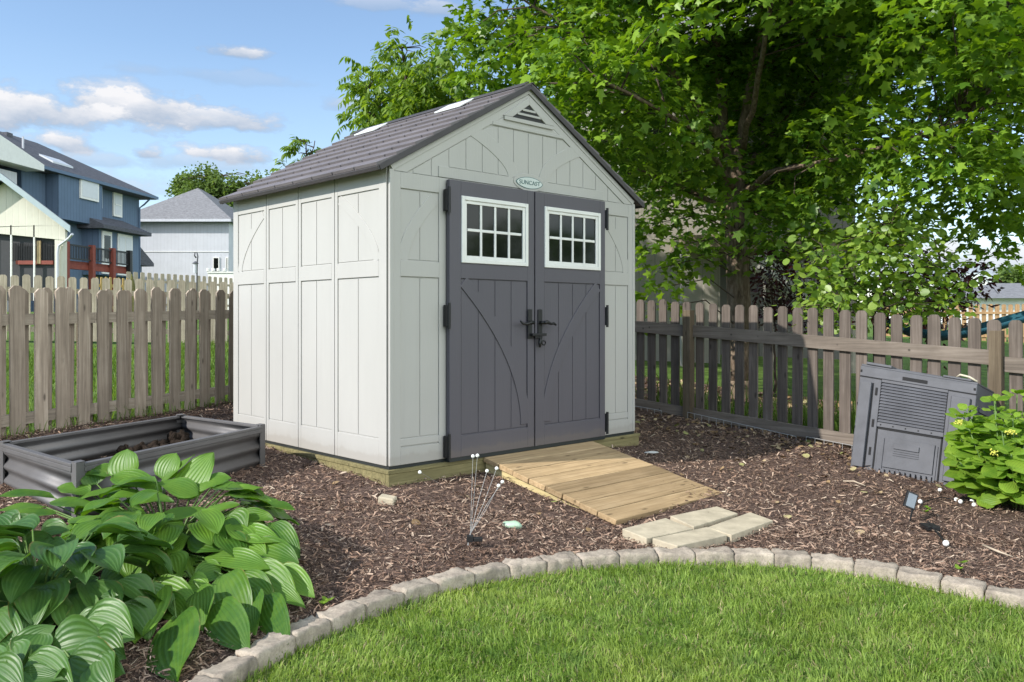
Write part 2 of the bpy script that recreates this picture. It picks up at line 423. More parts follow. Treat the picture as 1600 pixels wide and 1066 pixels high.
# ---- doors
def door(u0, u1, wu0, wu1, pu0, pu1, m):
    d = MB(S); D0, D1_ = -.052, -.016
    zb, zt = ZB + .004, 2.074
    d.box(u0, u1, -.040, D1_, zb, zt)                       # core
    # stiles and rails, leaving the window and panel recessed
    f0, f1 = D0, -.0402
    d.box(u0, wu0, f0, f1, zb, zt); d.box(wu1, u1, f0, f1, zb, zt)
    d.box(wu0, wu1, f0, f1, 1.972, zt); d.box(wu0, wu1, f0, f1, 1.396, 1.504); d.box(wu0, wu1, f0, f1, zb, .303)
    p0, p1 = wu0 + .004, wu1 - .004; n = 4; ww = (p1 - p0)/n
    for i in range(n): d.box(p0 + i*ww + .003, p0 + (i + 1)*ww - .003, -.045, -.0402, .31, 1.39)
    arc = para(p1 - .02, p0 + .02, .33, 1.375, 18, 1.9) if m == 1 else para(p0 + .02, p1 - .02, .33, 1.375, 18, 1.9)
    band(d, arc, .09, -.0525, -.041)
    o = d.build('door', M_DOOR, shed, bevel=.003)
    fr = MB(S); z0, z1 = 1.505, 1.971; t = .028
    a0, a1 = wu0, wu1
    for (x0, x1, y0, y1) in ((a0, a0 + t, z0, z1), (a1 - t, a1, z0, z1), (a0 + t, a1 - t, z0, z0 + t), (a0 + t, a1 - t, z1 - t, z1)):
        fr.box(x0, x1, -.062, -.041, y0, y1)
    t2 = .052
    for (x0, x1, y0, y1) in ((a0 + t, a0 + t2, z0 + t, z1 - t), (a1 - t2, a1 - t, z0 + t, z1 - t), (a0 + t2, a1 - t2, z0 + t, z0 + t2), (a0 + t2, a1 - t2, z1 - t2, z1 - t)):
        fr.box(x0, x1, -.054, -.041, y0, y1)
    iw = (a1 - a0 - 2*t2)
    for i in (1, 2, 3): xx = a0 + t2 + iw*i/4; fr.box(xx - .010, xx + .010, -.051, -.0412, z0 + t2, z1 - t2)
    zm = (z0 + z1)/2
    for i in range(4): fr.box(a0 + t2 + iw*i/4 + .010, a0 + t2 + iw*(i + 1)/4 - .010, -.050, -.0412, zm - .010, zm + .010)
    fr.build('window_frame', M_WHITE, o, bevel=.003)
    pn = MB(S); pn.box(a0 + .03, a1 - .03, -.0425, -.0405, z0 + .03, z1 - .03); pn.build('window_pane', M_GLASS, o)
    # hinges on the outer edge
    ue = u0 if m == 1 else u1; sg = -1 if m == 1 else 1
    for z in (1.93, 1.135, .235) if m == 1 else (1.93, 1.135, .26):
        h = MB(S)
        h.box(*sorted((ue + sg*.002, ue + sg*.030)), -.060, -.018, z - .075, z + .075)
        h.tube([S(ue + sg*.014, -.062, z - .095), S(ue + sg*.014, -.062, z + .095)], .010, 8) if False else None
        hh = h.build('hinge', M_BLACK, o, bevel=.004)
        h = MB(); h.tube([S(ue + sg*.014, -.064, z - .09), S(ue + sg*.014, -.064, z + .09)], .011, 8); h.build('hinge', M_BLACK, o, smooth=False)
    # lever handle on a long plate near the meeting edge
    ui = u1 - .052 if m == 1 else u0 + .042; sg = -1 if m == 1 else 1
    h = MB(S); h.box(ui - .022, ui + .022, -.064, -.0525, .965, 1.185); h.build('handle_plate', M_BLACK, o, bevel=.004)
    h = MB()
    base = S(ui, -.066, 1.085)
    h.tube([S(ui, -.060, 1.085), S(ui, -.10, 1.085)], .013, 8)
    h.tube([S(ui, -.10, 1.085), S(ui + sg*.035, -.105, 1.088), S(ui + sg*.075, -.103, 1.075), S(ui + sg*.11, -.10, 1.078), S(ui + sg*.135, -.098, 1.066 if m == -1 else 1.098)], [.014, .015, .010, .010, .007], 8)
    h.build('handle', M_BLACK, o, smooth=True)
    return o
dl = door(.467, 1.288, .570, 1.220, .575, 1.19, 1)
dr = door(1.302, 2.111, 1.398, 2.047, 1.40, 2.01, -1)
lk = MB(S); lk.box(1.235, 1.385, -.092, -.066, .985, 1.005); lk.box(1.27, 1.345, -.084, -.0645, .968, .985)
lk.build('latch', M_BLACK, shed, bevel=.003)
lk = MB(); lk.tube([S(1.325, -.082, .968), S(1.315, -.085, .93), S(1.318, -.085, .90)], [.014, .012, .009], 8)
for i in range(1):
    lk.tube([S(1.355 + .020*math.cos(a), -.088, .932 + .016*math.sin(a)) for a in np.linspace(0, 2*math.pi, 13)], .0055, 6)
lk.build('padlock', M_BLACK, shed, smooth=True)
th = MB(S); th.box(.467, 2.111, -.050, .0, ZB - .022, ZB + .003); th.build('threshold', M_PLINTH, shed)
th = MB(S); th.box(1.275, 1.315, -.034, -.016, ZB, 2.07); th.build('door_gap_seal', M_BLACK, shed)
# ---- floor plinth
p = MB(S); p.box(-.004, WD + .004, -.004, DP, ZB - .022, ZB - .0005); p.build('floor_plinth', M_PLINTH, shed)
# ---- roof
RS2 = (2.862 - 2.088)/(WD/2 + .098)
TH = math.atan(RS2); CT, ST = math.cos(TH), math.sin(TH)
OV = .098; LEN = (WD/2 + OV)/CT; S0R, S1R = -.035, DP + .04
def RP(side):
    def f(a, s, n):                                         # a: distance up from the eave, n: above the slope
        u = -OV + a*CT - n*ST; z = 2.864 - (LEN - a)*ST + n*CT
        return S(u if side == 0 else WD - u, s, z)
    return f
for side in (0, 1):
    r = MB(RP(side)); r.box(.0, LEN - .002, S0R + .006, S1R - .006, -.0, .018)
    r.build('roof', M_BLACK if False else M_ROOF, shed)
r0 = [o for o in shed.children if o.name.startswith('roof')][0]
NC = 9; cw = LEN/NC
for side in (0, 1):
    r = MB(RP(side))
    for c_ in range(NC):
        a0, a1 = c_*cw - .006, (c_ + 1)*cw + .004
        tw = .27; st = S0R - (c_*0.137 % tw); s = st
        while s < S1R:
            b0, b1 = max(s, S0R), min(s + tw, S1R)
            if b1 - b0 > .03:
                k = .007
                l0 = b0 + (k if s >= S0R else 0); l1 = b1 - (k if s + tw <= S1R else 0)
                pts = [(a0, l0), (a0 + .028, b0 + .0004), (a1, b0 + .0004), (a1, b1 - .0004), (a0 + .028, b1 - .0004), (a0, l1)]
                if side == 0: pts = pts
                zlo = .0185
                vs = [(a, b, zlo) for a, b in pts] + [(a, b, zlo + .020 - .017*(a - a0)/(a1 - a0)) for a, b in pts]
                n = 6
                r.add(vs, [tuple(range(n - 1, -1, -1)), tuple(range(n, 2*n))] + [(i, (i + 1) % n, n + (i + 1) % n, n + i) for i in range(n)])
            s += tw
    o = r.build('shingles', M_ROOF, r0)
    fix_normals(o)
r = MB(S)                                                   # eave gutters, rake edges, ridge cap
for side in (0, 1):
    f = RP(side); r.xf = f
    r.box(-.018, -.0005, S0R, S1R, -.012, .016)
    r.box(.0, LEN - .004, S0R - .003, S0R + .0055, -.020, .018)
    r.box(.0, LEN - .004, S1R - .0055, S1R + .003, -.020, .018)
    r.box(LEN - .10, LEN + .002, S0R - .001, S1R + .001, .034, .041)
r.build('roof_edge', m_plain('roof_edge_plastic', (.055, .05, .054), .6, .15), shed, bevel=.003)
for (q0, q1) in ((.52, .84), (1.69, 2.01)):
    r = MB(RP(0)); r.box(LEN - .25, LEN - .075, q0, q1, .032, .046)
    r.build('skylight', M_SKYL, r0, bevel=.006)

# ---- timber platform
M_TREAT = m_wood('treated_timber', (.20, .175, .085), (.30, .255, .13), 0, True, .8, .1)
plat = thing('timber_platform', 'low greenish treated timber platform under the shed', 'platform', S(0, 0, -.05), ANG)
t = MB(S); t.box(-.03, WD + .055, -.032, DP + .05, ZB - .048, ZB - .0225); t.build('deck_edge', M_TREAT, plat, bevel=.003)
t = MB(S); t.box(-.022, WD + .045, -.026, .012, -.2, ZB - .0485); t.box(-.022, .016, .0125, DP, -.2, ZB - .0485)
t.box(WD, WD + .045, .0125, DP, -.2, ZB - .0485); t.box(-.02, WD, DP, DP + .04, -.2, ZB - .0485)
t.build('joist', M_TREAT, plat, bevel=.004)
# ---- ramp
M_RAMP = m_wood('ramp_timber', (.40, .28, .155), (.54, .40, .245), 0, True, .8, .34)
M_RAMPS = m_wood('ramp_side_timber', (.52, .42, .21), (.62, .52, .30), 1, False, .8, .1)
ramp = thing('wooden_ramp', 'new pine plank ramp leading up to the grey shed doors', 'ramp', S(1.38, -.64, -.1), ANG)
RU0, RU1 = .797, 1.973
ra, rb = np.array([-.034, .128]), np.array([-1.26, -.116]); rl = np.linalg.norm(rb - ra); rd = (rb - ra)/rl; rn = np.array([-rd[1], rd[0]])
if rn[1] < 0: rn = -rn
def RM(u, a, n):
    q = ra + rd*a + rn*n; return S(u, q[0], q[1])
npk = 8; pw = rl/npk
for i in range(npk):
    t = MB(RM); j = random.uniform(-.006, .006); j2 = random.uniform(-.006, .006)
    t.box(RU0 + j, RU1 + j2, i*pw + .003, (i + 1)*pw - .004, -.036 + random.uniform(-.001, .001), random.uniform(-.0015, .0015))
    t.build('plank', M_RAMP, ramp, bevel=.004)
for u in (RU0 + .02, (RU0 + RU1)/2, RU1 - .06):
    t = MB(S); q = [(-.034, .088), (-1.235, -.168), (-1.235, -.24), (-.034, -.2)]
    t.prism(q, u, u + .04, 0); fix_normals(t.build('side_rail', M_RAMPS, ramp))
# ================================================================== GROUND
def m_ground():
    k = NT('grass_ground'); v = k.coord('Object')
    a = k.noise(v, 3.0, 8, .7); b = k.noise(v, .35, 4)
    col = k.ramp(a, [(.3, (.05, .09, .018)), (.6, (.12, .20, .04)), (.8, (.19, .28, .07))])
    col = k.mix(k.ramp(b, [(.4, 0), (.7, .4)]), col, (.12, .16, .05))
    k.bump(k.noise(v, 60, 4), .6, .03)
    return k.done(col, .9, .1)
def m_mulch():
    k = NT('mulch_soil'); v = k.coord('Object')
    a = k.noise(v, 38, 8, .75, .5); col = k.ramp(a, [(.35, (.035, .024, .02)), (.55, (.14, .095, .078)), (.75, (.28, .195, .16))])
    k.bump(a, .9, .02); return k.done(col, .95, .1)
def grid_mesh(name, xs, ys, zf, mat, inside=None, smooth=True):
    X, Y = np.meshgrid(xs, ys); Z = zf(X, Y); nx, ny = len(xs), len(ys)
    V = np.stack([X, Y, Z], -1).reshape(-1, 3)
    i = np.arange(nx*ny).reshape(ny, nx); q = np.stack([i[:-1, :-1], i[:-1, 1:], i[1:, 1:], i[1:, :-1]], -1).reshape(-1, 4)
    if inside is not None:
        c = V[q].mean(1); q = q[inside(c[:, 0], c[:, 1])]
    return fast_mesh(name, V, [q], mat, None, smooth)
xs = np.concatenate([[-900, -400, -200, -120, -80], np.arange(-60, -10, 2.0), np.arange(-10, 10, .2), np.arange(10, 60, 2.0), [60, 80, 120, 200, 400, 900]])
ys = np.concatenate([[-300, -100, -40, -20, -10, -6], np.arange(-3, 14, .2), np.arange(14, 60, 2.0), [60, 80, 120, 200, 400, 900]])
gr = grid_mesh('ground', xs, ys, gz, m_ground()); tag(gr, 'grassy ground of the yards', None, None, 'structure')

def inpoly(poly):
    P = np.array(poly)
    def f(x, y):
        x = np.asarray(x); y = np.asarray(y); r = np.zeros(x.shape, bool); j = len(P) - 1
        for i in range(len(P)):
            xi, yi = P[i]; xj, yj = P[j]
            c = ((yi > y) != (yj > y)) & (x < (xj - xi)*(y - yi)/(yj - yi + 1e-12) + xi)
            r ^= c; j = i
        return r
    return f
# edging centre line (photo pixels on the ground -> world)
EPX = [(300, 1085), (345, 1050), (400, 1026), (445, 1001), (495, 978), (548, 956), (600, 938), (650, 922), (700, 907), (750, 895), (800, 887), (850, 882), (900, 877),
       (950, 873), (1000, 871), (1060, 869), (1115, 868), (1170, 869), (1230, 872), (1285, 876), (1345, 885), (1405, 897), (1465, 910), (1525, 923), (1590, 937), (1660, 953)]
EC = [hit(x, y, .03) for x, y in EPX]
d0 = (EC[0] - EC[1]).normalized(); EC = [EC[0] + d0*1.2, EC[0] + d0*.6] + EC
d0 = (EC[-1] - EC[-2]).normalized(); EC = EC + [EC[-1] + d0*.5, EC[-1] + d0*1.5]
EC2 = np.array([(p.x, p.y) for p in EC])
# smooth
for _ in range(3):
    EC2[1:-1] = .25*EC2[:-2] + .5*EC2[1:-1] + .25*EC2[2:]
seg = np.linalg.norm(np.diff(EC2, axis=0), axis=1); ARC = np.concatenate([[0], np.cumsum(seg)])
def ec(t): return np.array([np.interp(t, ARC, EC2[:, 0]), np.interp(t, ARC, EC2[:, 1])])
FA, FB = -6.93, .45                                         # left fence line X = FA + FB*Y
BED = [tuple(p) for p in EC2] + [S(7.2, -4.0, 0)[:2], S(7.2, 5.0, 0)[:2], S(2.0, 6.0, 0)[:2], (FA + FB*11.5, 11.5), (FA + FB*4.0, 4.0), (-5.2, 2.2)]
in_bed = inpoly(BED)
LAWN = [tuple(p) for p in EC2] + [(4.5, 1.0), (2.0, -1.0), (-3, -1.0)]
in_lawn = inpoly(LAWN)
def mz(x, y):
    n = np.sin(x*3.1 + y*1.7)*.012 + np.sin(x*7.3 - y*5.1 + 1)*.007 + np.sin(x*1.1 + 2*y)*.012
    return gz(x, y) + .030 + n*.75
def in_bed_not_shed(x, y):
    u, s = us(x, y); return in_bed(x, y) & ~((u > .05) & (u < WD - .05) & (s > .05) & (s < DP - .05))
mb_ = grid_mesh('mulch_bed', np.arange(-6, 9, .07), np.arange(1.5, 14, .07), mz, m_mulch(), in_bed_not_shed)
tag(mb_, 'brown bark mulch bed around the shed', None, None, 'structure')

def frustum(x, y, m=40):
    px = CX + F*x/np.maximum(y, .1); py = HY + F*(HC - gz(x, y))/np.maximum(y, .1)
    return (px > -m) & (px < 1600 + m) & (py < 1066 + 3*m) & (y > .8)
# ---- mulch shreds
def shreds(n, ylo, yhi, lmin, lmax, seed):
    r = np.random.default_rng(seed); out = []
    tot = 0
    while tot < n:
        y = ylo + (yhi - ylo)*r.random(60000)**1.0; x = (r.random(60000)*1.9 - .95)*y
        k = in_bed_not_shed(x, y) & frustum(x, y, 420); out.append(np.stack([x[k], y[k]], 1)); tot += k.sum()
    xy = np.concatenate(out)[:n]; z = mz(xy[:, 0], xy[:, 1]) + r.random(n)*.018 + .001
    P = np.column_stack([xy, z]); a = r.random(n)*2*math.pi
    T = np.column_stack([np.cos(a), np.sin(a), r.normal(0, .28, n)]); N = np.column_stack([r.normal(0, .45, n), r.normal(0, .45, n), np.ones(n)])
    L = lmin + (lmax - lmin)*r.random(n)**2.2; W = L*(.07 + .22*r.random(n)**1.6)
    T = nrm(T); B = nrm(np.cross(T, N)); N = np.cross(B, T)
    bend = r.normal(0, .12, n)
    t6 = [(-.5, -.35, 0), (-.5, .35, 0), (0, -.5, 1), (0, .5, 1), (.5, -.3, 0), (.5, .25, 0)]
    V = np.zeros((n, 6, 3))
    for i, (a_, b_, c_) in enumerate(t6):
        V[:, i] = P + T*(a_*L)[:, None] + B*(b_*W)[:, None] + N*(c_*L*bend + c_*.002)[:, None]
    q = np.array([[0, 2, 3, 1], [2, 4, 5, 3]]); off = (np.arange(n)*6)[:, None, None]
    return V.reshape(-1, 3), (q[None] + off).reshape(-1, 4)
STOPS = [(0, (.055, .035, .026)), (.28, (.20, .124, .088)), (.6, (.345, .228, .165)), (.87, (.45, .325, .245)), (.98, (.55, .43, .33)), (1, (.68, .56, .43))]
M_SHRED = m_island('bark_shred', STOPS, damp=True)
vs = []; fs = []; o_ = 0
for (n, a, b, l0, l1, sd) in ((88000, 1.9, 5.2, .009, .050, 1), (74000, 5.0, 8.2, .012, .056, 2), (20000, 8.0, 12.5, .025, .085, 3)):
    v_, f_ = shreds(n, a, b, l0, l1, sd); vs.append(v_); fs.append(f_ + o_); o_ += len(v_)
sh = fast_mesh('bark_mulch', np.concatenate(vs), [np.concatenate(fs)], M_SHRED)
tag(sh, 'shredded brown bark mulch covering the bed', 'mulch', None, 'stuff')
# ---- dry leaves, mostly along the right fence
n = 420
r = np.random.default_rng(11)
u_ = np.where(r.random(n) < .6, 4.2 - np.abs(r.normal(0, .5, n)), r.uniform(-1.5, 7, n)); s_ = np.where(u_ > 4.3, r.uniform(-2.5, 3, n), r.uniform(-2.4, 1.2, n))
xy = C0 + u_[:, None]*D1 + s_[:, None]*D2; k = in_bed_not_shed(xy[:, 0], xy[:, 1]); xy = xy[k]; n = len(xy)
P = np.column_stack([xy, mz(xy[:, 0], xy[:, 1]) + .018]); a = r.random(n)*6.28
V, Fs = instances(*ROUND, P, np.column_stack([np.cos(a), np.sin(a), r.normal(0, .3, n)]), np.column_stack([r.normal(0, .4, n), r.normal(0, .4, n), np.ones(n)]), .025 + .04*r.random(n))
dl_ = fast_mesh('fallen_leaves', V, Fs, m_island('dry_leaf', [(0, (.16, .10, .05)), (.5, (.34, .23, .12)), (.85, (.46, .36, .22)), (1, (.20, .24, .06))], .7, .2, 20, 0))
tag(dl_, 'pale dry leaves scattered over the mulch', 'fallen leaves', None, 'stuff')
# leaf litter beyond the right fence
n = 2600; r = np.random.default_rng(12); u_ = r.uniform(4.3, 7.2, n); s_ = r.uniform(-3, 4.5, n)
xy = C0 + u_[:, None]*D1 + s_[:, None]*D2
P = np.column_stack([xy, mz(xy[:, 0], xy[:, 1]) + .02*r.random(n)]); a = r.random(n)*6.28
V, Fs = instances(*ROUND, P, np.column_stack([np.cos(a), np.sin(a), r.normal(0, .3, n)]), np.column_stack([r.normal(0, .5, n), r.normal(0, .5, n), np.ones(n)]), .04 + .05*r.random(n))
dl_ = fast_mesh('leaf_litter', V, Fs, bpy.data.materials['dry_leaf']); tag(dl_, 'dry leaf litter beyond the right fence under the maple', 'leaf litter', None, 'stuff')

# ---- lawn blades
def blades(n, sampler, hmin, hmax, wid, seed, lean=.55):
    r = np.random.default_rng(seed); xy = sampler(n, r); n = len(xy)
    x, y = xy[:, 0], xy[:, 1]; z = gz(x, y) - .004
    patch = .5 + .5*np.sin(x*2.3 + 1.3*np.sin(y*1.9))*np.sin(y*2.7 + x)
    h = (hmin + (hmax - hmin)*r.random(n))*(.75 + .5*patch); a = r.random(n)*6.283; w_ = wid*(.6 + .8*r.random(n))
    # blades lean together in tufts
    ta = 3*np.sin(x*5 + np.sin(y*7)*2) + 2*np.cos(y*6 - x*3); ld = np.column_stack([np.cos(ta), np.sin(ta)])*.6 + r.normal(0, .7, (n, 2))
    ln = lean*h[:, None]*ld
    B = np.column_stack([np.cos(a), np.sin(a), np.zeros(n)])
    p0 = np.column_stack([x, y, z]); p1 = p0 + np.column_stack([ln*.35, h*.6]); p2 = p0 + np.column_stack([ln, h*(1 - .28*np.minimum(np.linalg.norm(ld, axis=1), 1.6)**2*lean)])
    V = np.stack([p0 - B*w_[:, None]/2, p0 + B*w_[:, None]/2, p1 - B*w_[:, None]*.4, p1 + B*w_[:, None]*.4, p2], 1).reshape(-1, 3)
    off = (np.arange(n)*5)[:, None]
    return V, [np.array([[0, 1, 3, 2]]) + off, np.array([[2, 3, 4]]) + off]
def lawn_s(n, r):
    out = []; t = 0
    while t < n:
        y = 1.5 + 4.0*r.random(80000)**1.2; x = (r.random(80000)*2.0 - 1.0)*y
        k = in_lawn(x, y) & frustum(x, y, 460)
        k &= r.random(len(x)) < .80 + .2*np.sin(x*4.1 + y*2)*np.sin(y*5.3 - x)
        out.append(np.stack([x[k], y[k]], 1)); t += k.sum()
    return np.concatenate(out)[:n]
M_GRASS = m_leaf('grass_blade', (.11, .20, .03), (.33, .46, .10), .42, .5, .25, tcol=(1.3, 1.3, .6), patch=((.34, .42, .10), (.07, .15, .04)))
V, Fs = blades(175000, lawn_s, .020, .062, .0042, 5)
g_ = fast_mesh('lawn_grass', V, Fs, M_GRASS); tag(g_, 'bright green mown lawn grass in the foreground', 'grass', None, 'stuff')
def lawn_d(n, r):
    xy = lawn_s(n, r); return xy
V, Fs = blades(23000, lawn_d, .015, .05, .004, 6, 1.1)
g_ = fast_mesh('lawn_thatch', V, Fs, m_island('straw', [(0, (.2, .17, .08)), (1, (.42, .37, .2))], .8, .1, 20, 0)); tag(g_, 'straw coloured dry blades among the lawn grass', 'dry grass', None, 'stuff')
def back_s(n, r):
    y = r.uniform(6, 17, n*3); x = FA + FB*y - r.uniform(.02, 6, n*3)
    k = x > -.64*y; return np.stack([x[k], y[k]], 1)[:n]
V, Fs = blades(26000, back_s, .07, .15, .012, 8)
g_ = fast_mesh('yard_grass', V, Fs, m_leaf('yard_grass_blade', (.09, .16, .03), (.2, .3, .07), .4, .6, .2)); tag(g_, 'sunlit grass of the yard beyond the left fence', 'grass', None, 'stuff')
def strip_s(n, r):
    y = r.uniform(6.0, 9.6, n); x = FA + FB*y + r.normal(.05, .07, n); return np.stack([x, y], 1)
V, Fs = blades(500, strip_s, .06, .2, .007, 9)
g_ = fast_mesh('fence_weeds', V, Fs, bpy.data.materials['yard_grass_blade']); tag(g_, 'tufts of long grass at the foot of the left fence', 'weeds', None, 'stuff')
def under_s(n, r):
    u = r.uniform(4.33, 5.4, n); s = r.uniform(-2.8, 1.5, n); xy = C0 + u[:, None]*D1 + s[:, None]*D2; return xy[r.random(n) < .4 + .6*(s < -.3)]
V, Fs = blades(2600, under_s, .12, .5, .014, 10, .4)
g_ = fast_mesh('tall_weeds', V, Fs, bpy.data.materials['yard_grass_blade']); tag(g_, 'tall green weeds behind the right fence', 'weeds', None, 'stuff')

# ---- edging stones
def m_stone():
    k = NT('edging_concrete'); info = k.n('ShaderNodeObjectInfo'); v = k.coord('Object')
    a = k.noise(v, 9, 8, .7); f = k.noise(v, 90, 6, .7)
    col = k.ramp(a, [(.3, (.20, .168, .14)), (.55, (.40, .34, .275)), (.8, (.52, .45, .37))])
    col = k.mix(k.ramp(f, [(.3, .5), (.55, 0)]), col, (.13, .115, .10))
    col = k.mix(1.0, col, k.ramp(info.outputs['Random'], [(0, .82), (1, 1.1)]), 'MULTIPLY')
    k.bump(f, .55, .006); return k.done(col, .9, .2)
M_STONE = m_stone()
def stone(t0, t1, seed):
    A, B = ec(t0), ec(t1); m = ec((t0 + t1)/2); d = (B - A); L = np.linalg.norm(d); d /= L; nn = np.array([-d[1], d[0]])     # nn points into the bed
    nx, ny, nz = 15, 9, 7; wd, ht = .12, .10; vs = []; idx = {}
    base = float(gz(m[0], m[1])) - .035
    for i in range(nx):
        for j in range(ny):
            for q in range(nz):
                if 0 < i < nx - 1 and 0 < j < ny - 1 and 0 < q < nz - 1: continue
                a, b, c = i/(nx - 1)*2 - 1, j/(ny - 1)*2 - 1, q/(nz - 1)*2 - 1
                p = 18.0; l = (abs(a)**p + abs(b)**p + abs(c)**p)**(1/p); mx = max(abs(a), abs(b), abs(c)); f_ = mx/l
                a, b, c = a*f_, b*f_, c*f_
                x = a*(L/2 - .0005); y = b*wd/2*(1 - .10*(c + 1)/2); z = (c + 1)/2*ht
                nv = Vector((x*14 + seed*3.1, y*14, z*14 + seed)); e = mnoise.noise(nv)*.009 + mnoise.noise(nv*2.7)*.006 + mnoise.noise(nv*6)*.003
                k_ = 1 + e/.06
                y *= k_; z += e*1.2*(c > 0); x *= 1 + e/.35
                idx[(i, j, q)] = len(vs); vs.append((m[0] + d[0]*x + nn[0]*y, m[1] + d[1]*x + nn[1]*y, base + z))
    fs = []
    def quad(*ks): fs.append(tuple(idx[k] for k in ks))
    for i in range(nx - 1):
        for j in range(ny - 1):
            quad((i, j, 0), (i, j + 1, 0), (i + 1, j + 1, 0), (i + 1, j, 0)); quad((i, j, nz - 1), (i + 1, j, nz - 1), (i + 1, j + 1, nz - 1), (i, j + 1, nz - 1))
        for q in range(nz - 1):
            quad((i, 0, q), (i + 1, 0, q), (i + 1, 0, q + 1), (i, 0, q + 1)); quad((i, ny - 1, q), (i, ny - 1, q + 1), (i + 1, ny - 1, q + 1), (i + 1, ny - 1, q))
    for j in range(ny - 1):
        for q in range(nz - 1):
            quad((0, j, q), (0, j, q + 1), (0, j + 1, q + 1), (0, j + 1, q)); quad((nx - 1, j, q), (nx - 1, j + 1, q), (nx - 1, j + 1, q + 1), (nx - 1, j, q + 1))
    b = MB(); b.add(vs, fs); o = b.build('edging_stone', M_STONE, None, True)
    return tag(o, 'rough concrete block in the curved edging between lawn and mulch', 'edging stone', 'edging stones between lawn and mulch')
t = .02; k = 0; rs = random.Random(3)
while t < ARC[-1] - .3:
    L = .205 + rs.uniform(-.012, .02)
    stone(t, t + L, k); t += L + .003; k += 1
# ---- pavers at the ramp foot
M_PAVER = m_plain('paver_concrete', (.42, .365, .27), .9, .2, 10, .5, .2, bdist=.004)
PV = [((972, 826), (1040, 809), (1083, 826), (1010, 841), 'leftmost of the pale concrete pavers at the ramp foot'),
      ((1047, 806), (1120, 791), (1153, 802), (1084, 823), 'pale concrete paver nearest the lower right corner of the ramp'),
      ((1019, 841), (1105, 823), (1136, 836), (1058, 853), 'pale concrete paver closest to the edging stones'),
      ((1104, 824), (1172, 800), (1208, 813), (1143, 836), 'rightmost of the pale concrete pavers at the ramp foot')]
for a, b, c_, d, lab in PV:
    q = [hit(*p, .064) for p in (a, b, c_, d)]
    p = MB(); lo = [(v.x, v.y, v.z - .065) for v in q]
    p.add(lo + [tuple(v) for v in q], [(0, 1, 2, 3), (7, 6, 5, 4), (0, 4, 5, 1), (1, 5, 6, 2), (2, 6, 7, 3), (3, 7, 4, 0)])
    o = p.build('paver', M_PAVER, None, False, .005); fix_normals(o); tag(o, lab, 'paver', 'pavers at the ramp foot')
# ================================================================== FENCES
M_FENCE = m_wood('weathered_cedar', (.375, .305, .245), (.56, .475, .395), 2, True, .9, .42)
M_RAIL = m_wood('weathered_rail', (.38, .32, .26), (.55, .47, .39), 0, True, .9, .2)
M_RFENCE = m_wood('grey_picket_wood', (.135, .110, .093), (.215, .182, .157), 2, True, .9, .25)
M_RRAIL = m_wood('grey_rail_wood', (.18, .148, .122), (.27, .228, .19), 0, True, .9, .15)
M_POST = m_wood('post_wood', (.15, .115, .078), (.23, .185, .13), 2, True, .9, .2)
def picket_pts(w, z0, z1, ear=.032, kind='dog'):
    if kind == 'dog': return [(-w/2, z0), (w/2, z0), (w/2, z1 - ear), (w/2 - ear, z1), (-w/2 + ear, z1), (-w/2, z1 - ear)]
    e = .3*w
    return [(-w/2, z0), (w/2, z0), (w/2, z1 - e), (w/2 - e*.55, z1 - e*.2), (w/2 - e, z1), (-w/2 + e, z1), (-w/2 + e*.55, z1 - e*.2), (-w/2, z1 - e)]
# ---- left shadowbox fence
ld_ = np.array([FB, 1.0]); ld_ /= np.linalg.norm(ld_); ln_ = np.array([ld_[1], -ld_[0]])     # ln_ towards our yard
y0 = 4.6; O0 = np.array([FA + FB*y0, y0]); LA = math.atan2(ld_[1], ld_[0])
def LF(a, b, z):
    p = O0 + ld_*a + ln_*b; return (p[0], p[1], z)
def lgz(a): p = O0 + ld_*a; return float(gz(p[0], p[1]))
lf = thing('picket_fence', 'weathered grey brown shadowbox picket fence left of the shed', 'fence', LF(2.5, 0, lgz(2.5)), LA)
first_t = 2.322                                                # the picket at photo x=21
n0, n1 = -8, 27
for i in range(n0, n1):
    a = first_t + i*.1988
    for side in (0, 1):
        aa = a + (.088 if side else 0) + random.uniform(-.006, .006)
        m = MB(LF); zb = lgz(aa) + .015; zt = lgz(aa) + 1.19 + random.uniform(-.02, .016); wv = (.096 if side else .120) + random.uniform(-.008, .005)
        tl = random.uniform(-.012, .012)
        pts = [(aa + x + tl*(z - zb), z) for x, z in picket_pts(wv, zb, zt, .034)]
        b0, b1 = (.021, .038) if side == 0 else (-.038, -.021)
        m.prism(pts, b0, b1, 1); o = m.build('picket', M_FENCE, lf); fix_normals(o)
for h in (.935, .15):
    a0 = first_t + n0*.1988 - .1
    while a0 < 7.5:
        a1 = a0 + 2.4; m = MB(LF); z0, z1 = lgz(a0) + h, lgz(a1) + h
        m.add([(a0 + .002, -.019, z0 - .045), (a1, -.019, z1 - .045), (a1, .019, z1 - .045), (a0 + .002, .019, z0 - .045), (a0 + .002, -.019, z0 + .045), (a1, -.019, z1 + .045), (a1, .019, z1 + .045), (a0 + .002, .019, z0 + .045)],
              [(0, 3, 2, 1), (4, 5, 6, 7), (0, 1, 5, 4), (1, 2, 6, 5), (2, 3, 7, 6), (3, 0, 4, 7)])
        o = m.build('rail', M_RAIL, lf); fix_normals(o); a0 = a1
m = MB(LF)
for a in (3.02, 5.42):
    m = MB(LF); m.box(a - .045, a + .045, -.13, -.04, lgz(a) - .1, lgz(a) + .98); m.build('post', M_POST, lf)
